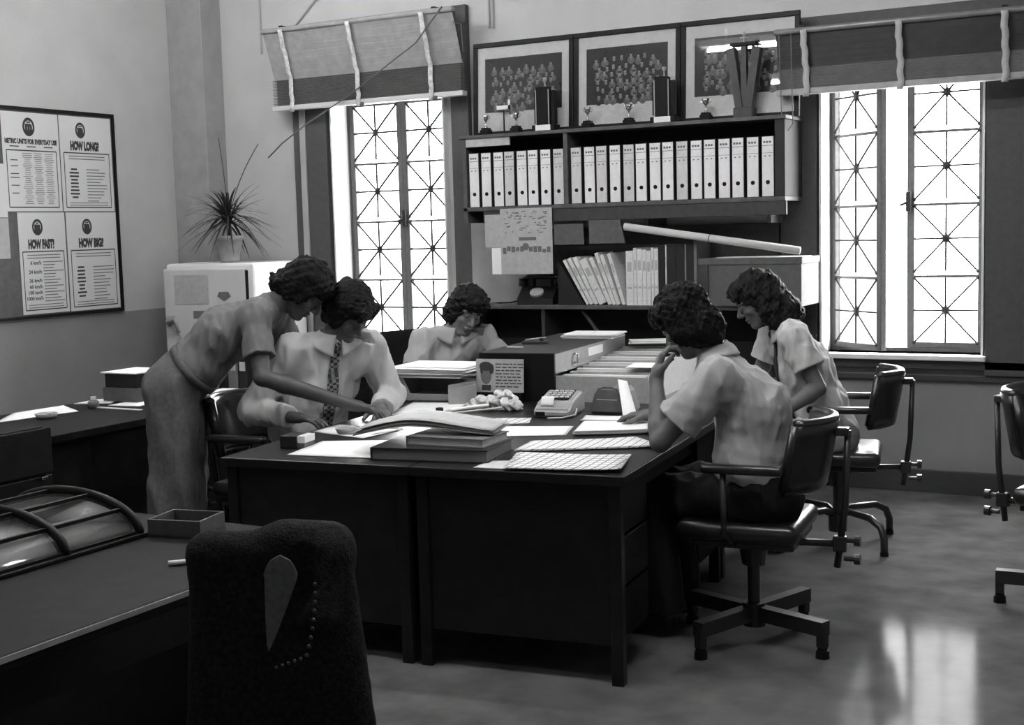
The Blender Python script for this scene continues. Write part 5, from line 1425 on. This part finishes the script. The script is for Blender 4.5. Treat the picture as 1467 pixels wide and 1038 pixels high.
# ================================================================== things on the left wall desk
poly_paper('paper_sheet', 'big white sheet spread over the near end of the left wall desk', [(-5.16, 4.22), (-5.36, 4.50), (-5.34, 4.80), (-5.08, 4.66)], .7505, 'paper', .0012, 3, local=False)
poly_paper('paper_sheet', 'white sheet in the middle of the left wall desk', [(-5.34, 4.87), (-5.36, 5.05), (-5.26, 5.12), (-5.16, 4.95)], .7505, 'paper2', .0012, 3, local=False)
poly_paper('paper_sheet', 'long white sheet at the back of the left wall desk', [(-5.36, 5.36), (-5.36, 5.62), (-5.22, 5.66), (-5.22, 5.40)], .7505, 'paper', .0012, 2, local=False)
poly_paper('paper_sheet', 'small white sheet beside the standing person\'s hip', [(-5.11, 4.89), (-5.12, 5.12), (-4.94, 5.02), (-4.92, 4.92)], .7505, 'paper', .0012, 2, local=False)
tag(part('ruler', M['card'], None, lambda b: b.box((-4.95, 4.80, .753), (.32, .028, .004), rot=(0, 0, rad(-2)))), 'pale ruler lying on the left wall desk', 'ruler')
def ink_bottle():
    t = thing('ink_bottle', 'small dark ink bottle on the left wall desk', 'bottle', (-5.12, 4.80, .7505))
    part('bottle', M['bookgrey'], t, lambda b: b.lathe([(.0, 0), (.027, 0), (.029, .03), (.018, .04), (.0, .041)], n=16), True)
    part('cap', M['card'], t, lambda b: b.cyl((0, 0, .041), (0, 0, .058), .015, n=14))
ink_bottle()
def index_box():
    t = thing('index_box', 'dark index box with white top edge on the left wall desk', 'box', (-5.20, 5.15, .7505))
    part('lower_box', M['boxcard'], t, lambda b: b.b2((-.07, -.14, 0), (.17, .14, .075), .003))
    part('upper_box', M['bookdark'], t, lambda b: b.b2((-.06, -.13, .075), (.16, .13, .150), .003))
    part('top_sheet', M['paper'], t, lambda b: b.b2((-.08, -.14, .1505), (.17, .12, .156)))
index_box()
papers_on('paper_pile', -4.70, 5.36, .7505, .24, .30, 10, 'stack of papers on the far corner of the left wall desk', 'paper', .1, .003, .02)
def side_files():
    for k in range(3):
        t = thing('box_file', 'dark box file on the far end of the left wall desk, %s from the wall' % _ORD[k], 'box file', (-4.90+.07*k, 5.64, .7505), 0, 'box files on the side desk')
        part('cover', M['bookdark' if k != 1 else 'bookgrey'], t, lambda b: b.b2((-.033, -.1, 0), (.033, .1, .22+.02*(k % 2)), .003))
        part('label', M['papergrey'], t, lambda b: b.b2((-.02, -.102, .12), (.02, -.1, .17)))
side_files()

# ================================================================== cabinet with papers under the left window
def window_cab():
    t = thing('window_cabinet', 'dark low cabinet beneath the left window', 'cabinet', (-5.13, 7.50, 0))
    part('body', M['darkwood2'], t, lambda b: b.b2((-.52, -.22, .05), (.52, .22, .70), .003))
    part('top', M['fascia'], t, lambda b: b.b2((-.54, -.24, .70), (.54, .23, .725), .003))
    for s in (-1, 1): d = part('door', M['darkwood2'], t, lambda b: b.b2((s*.26-.25, -.238, .07), (s*.26+.25, -.22, .69), .003)); part('door_knob', M['chrome'], d, lambda b: b.sph((s*.05, -.248, .42), .014, 10))
    part('plinth', M['black'], t, lambda b: b.b2((-.5, -.18, 0), (.5, .2, .05)))
window_cab()
papers_on('paper_pile', -5.38, 7.42, .7255, .34, .25, 16, 'ragged stack of papers on the low cabinet beneath the left window', 'paper2', .3, .005, .035)

# ================================================================== near chair with the cardigan
ch = plain_chair('office_chair', 'dark chair in the near left, draped with the cardigan', (-1.975, 2.425, 0), rad(119), .26, .955)
def cardigan():
    t = thing('cardigan', 'dark knitted cardigan with beaded edges draped over the near chair back', 'cardigan', (-1.975, 2.425, .03), rad(119))
    F = Field((-.55, -.48, .22), (-.08, .45, 1.0), .005)
    n1 = waves(91, 22, .005, 8, (1, 1, .2)); n2 = waves(92, 150, .0008, 9); nz = lambda X, Y, Z: n1(X, Y, Z)+n2(X, Y, Z)
    Yv = V3(0, 1, 0)
    F.cap(V3(-.258, -.145, .893), V3(-.258, .120, .888), .040, .040, .03, noise=nz)              # over the top of the chair back
    for k, y in enumerate(np.linspace(-.145, .125, 6)):                                          # hanging behind, flaring to the right
        F.cap(V3(-.270, y, .875), V3(-.335-.012*(k % 2), y*1.5 if y < 0 else y*1.12, .24), .040, .050, .05, noise=nz)
        F.cap(V3(-.232, y, .88), V3(-.215, y, .62), .024, .020, .03, noise=n2)                   # turned over in front
    F.cap(V3(-.272, -.045, .905), V3(-.272, -.125, .885), .044, .040, .04, noise=nz)
    F.cap(V3(-.305, -.140, .88), V3(-.350, -.12, .765), .030, .034, .03, noise=nz)
    P0 = [V3(-.36, -.096, .895), V3(-.36, -.086, .83), V3(-.365, -.062, .72)]
    F.cap(P0[0], P0[1], .036, .036, .01, sub=True); F.cap(P0[1], P0[2], .036, .006, .01, sub=True)
    mesh_obj('knit', F.mesh('knit'), M['wool'], t, True)
    def lin(b):
        b.sheet(lambda u, v: tuple(V3(F.hit(V3(-.6, (lambda c, w: c+(v-.5)*2*w)(-.095+.04*max(0, u-.25), .039*math.sqrt(min(1, u/.2+.001))*(1-u)**.8), .960-.19*u), V3(1, 0, 0), .5)[0]-.0035, (-.095+.04*max(0, u-.25))+(v-.5)*2*.039*math.sqrt(min(1, u/.2+.001))*(1-u)**.8, .960-.19*u)), 20, 6, .003)
    part('lining', M['lining'], t, lin, True)
    def beads(b):
        for k in range(9):
            y, z = -.160+.022*(k/8)**2, .90-.14*k/8; p = F.hit(V3(-.6, y, z), V3(1, 0, 0)); b.sph(tuple(p), .004, 6)
        for k in range(1, 6):
            p = F.hit(V3(-.6, -.138+.012*k, .757-.004*k), V3(1, 0, 0)); b.sph(tuple(p), .0035, 6)
    part('beaded_edge', M['fascia'], t, beads)
    for y, z in ((.01, .60), (.0, .50)):
        part('button', M['card'], t, lambda b: b.sph(tuple(F.hit(V3(-.6, y, z), V3(1, 0, 0))), .007, 8))
cardigan()
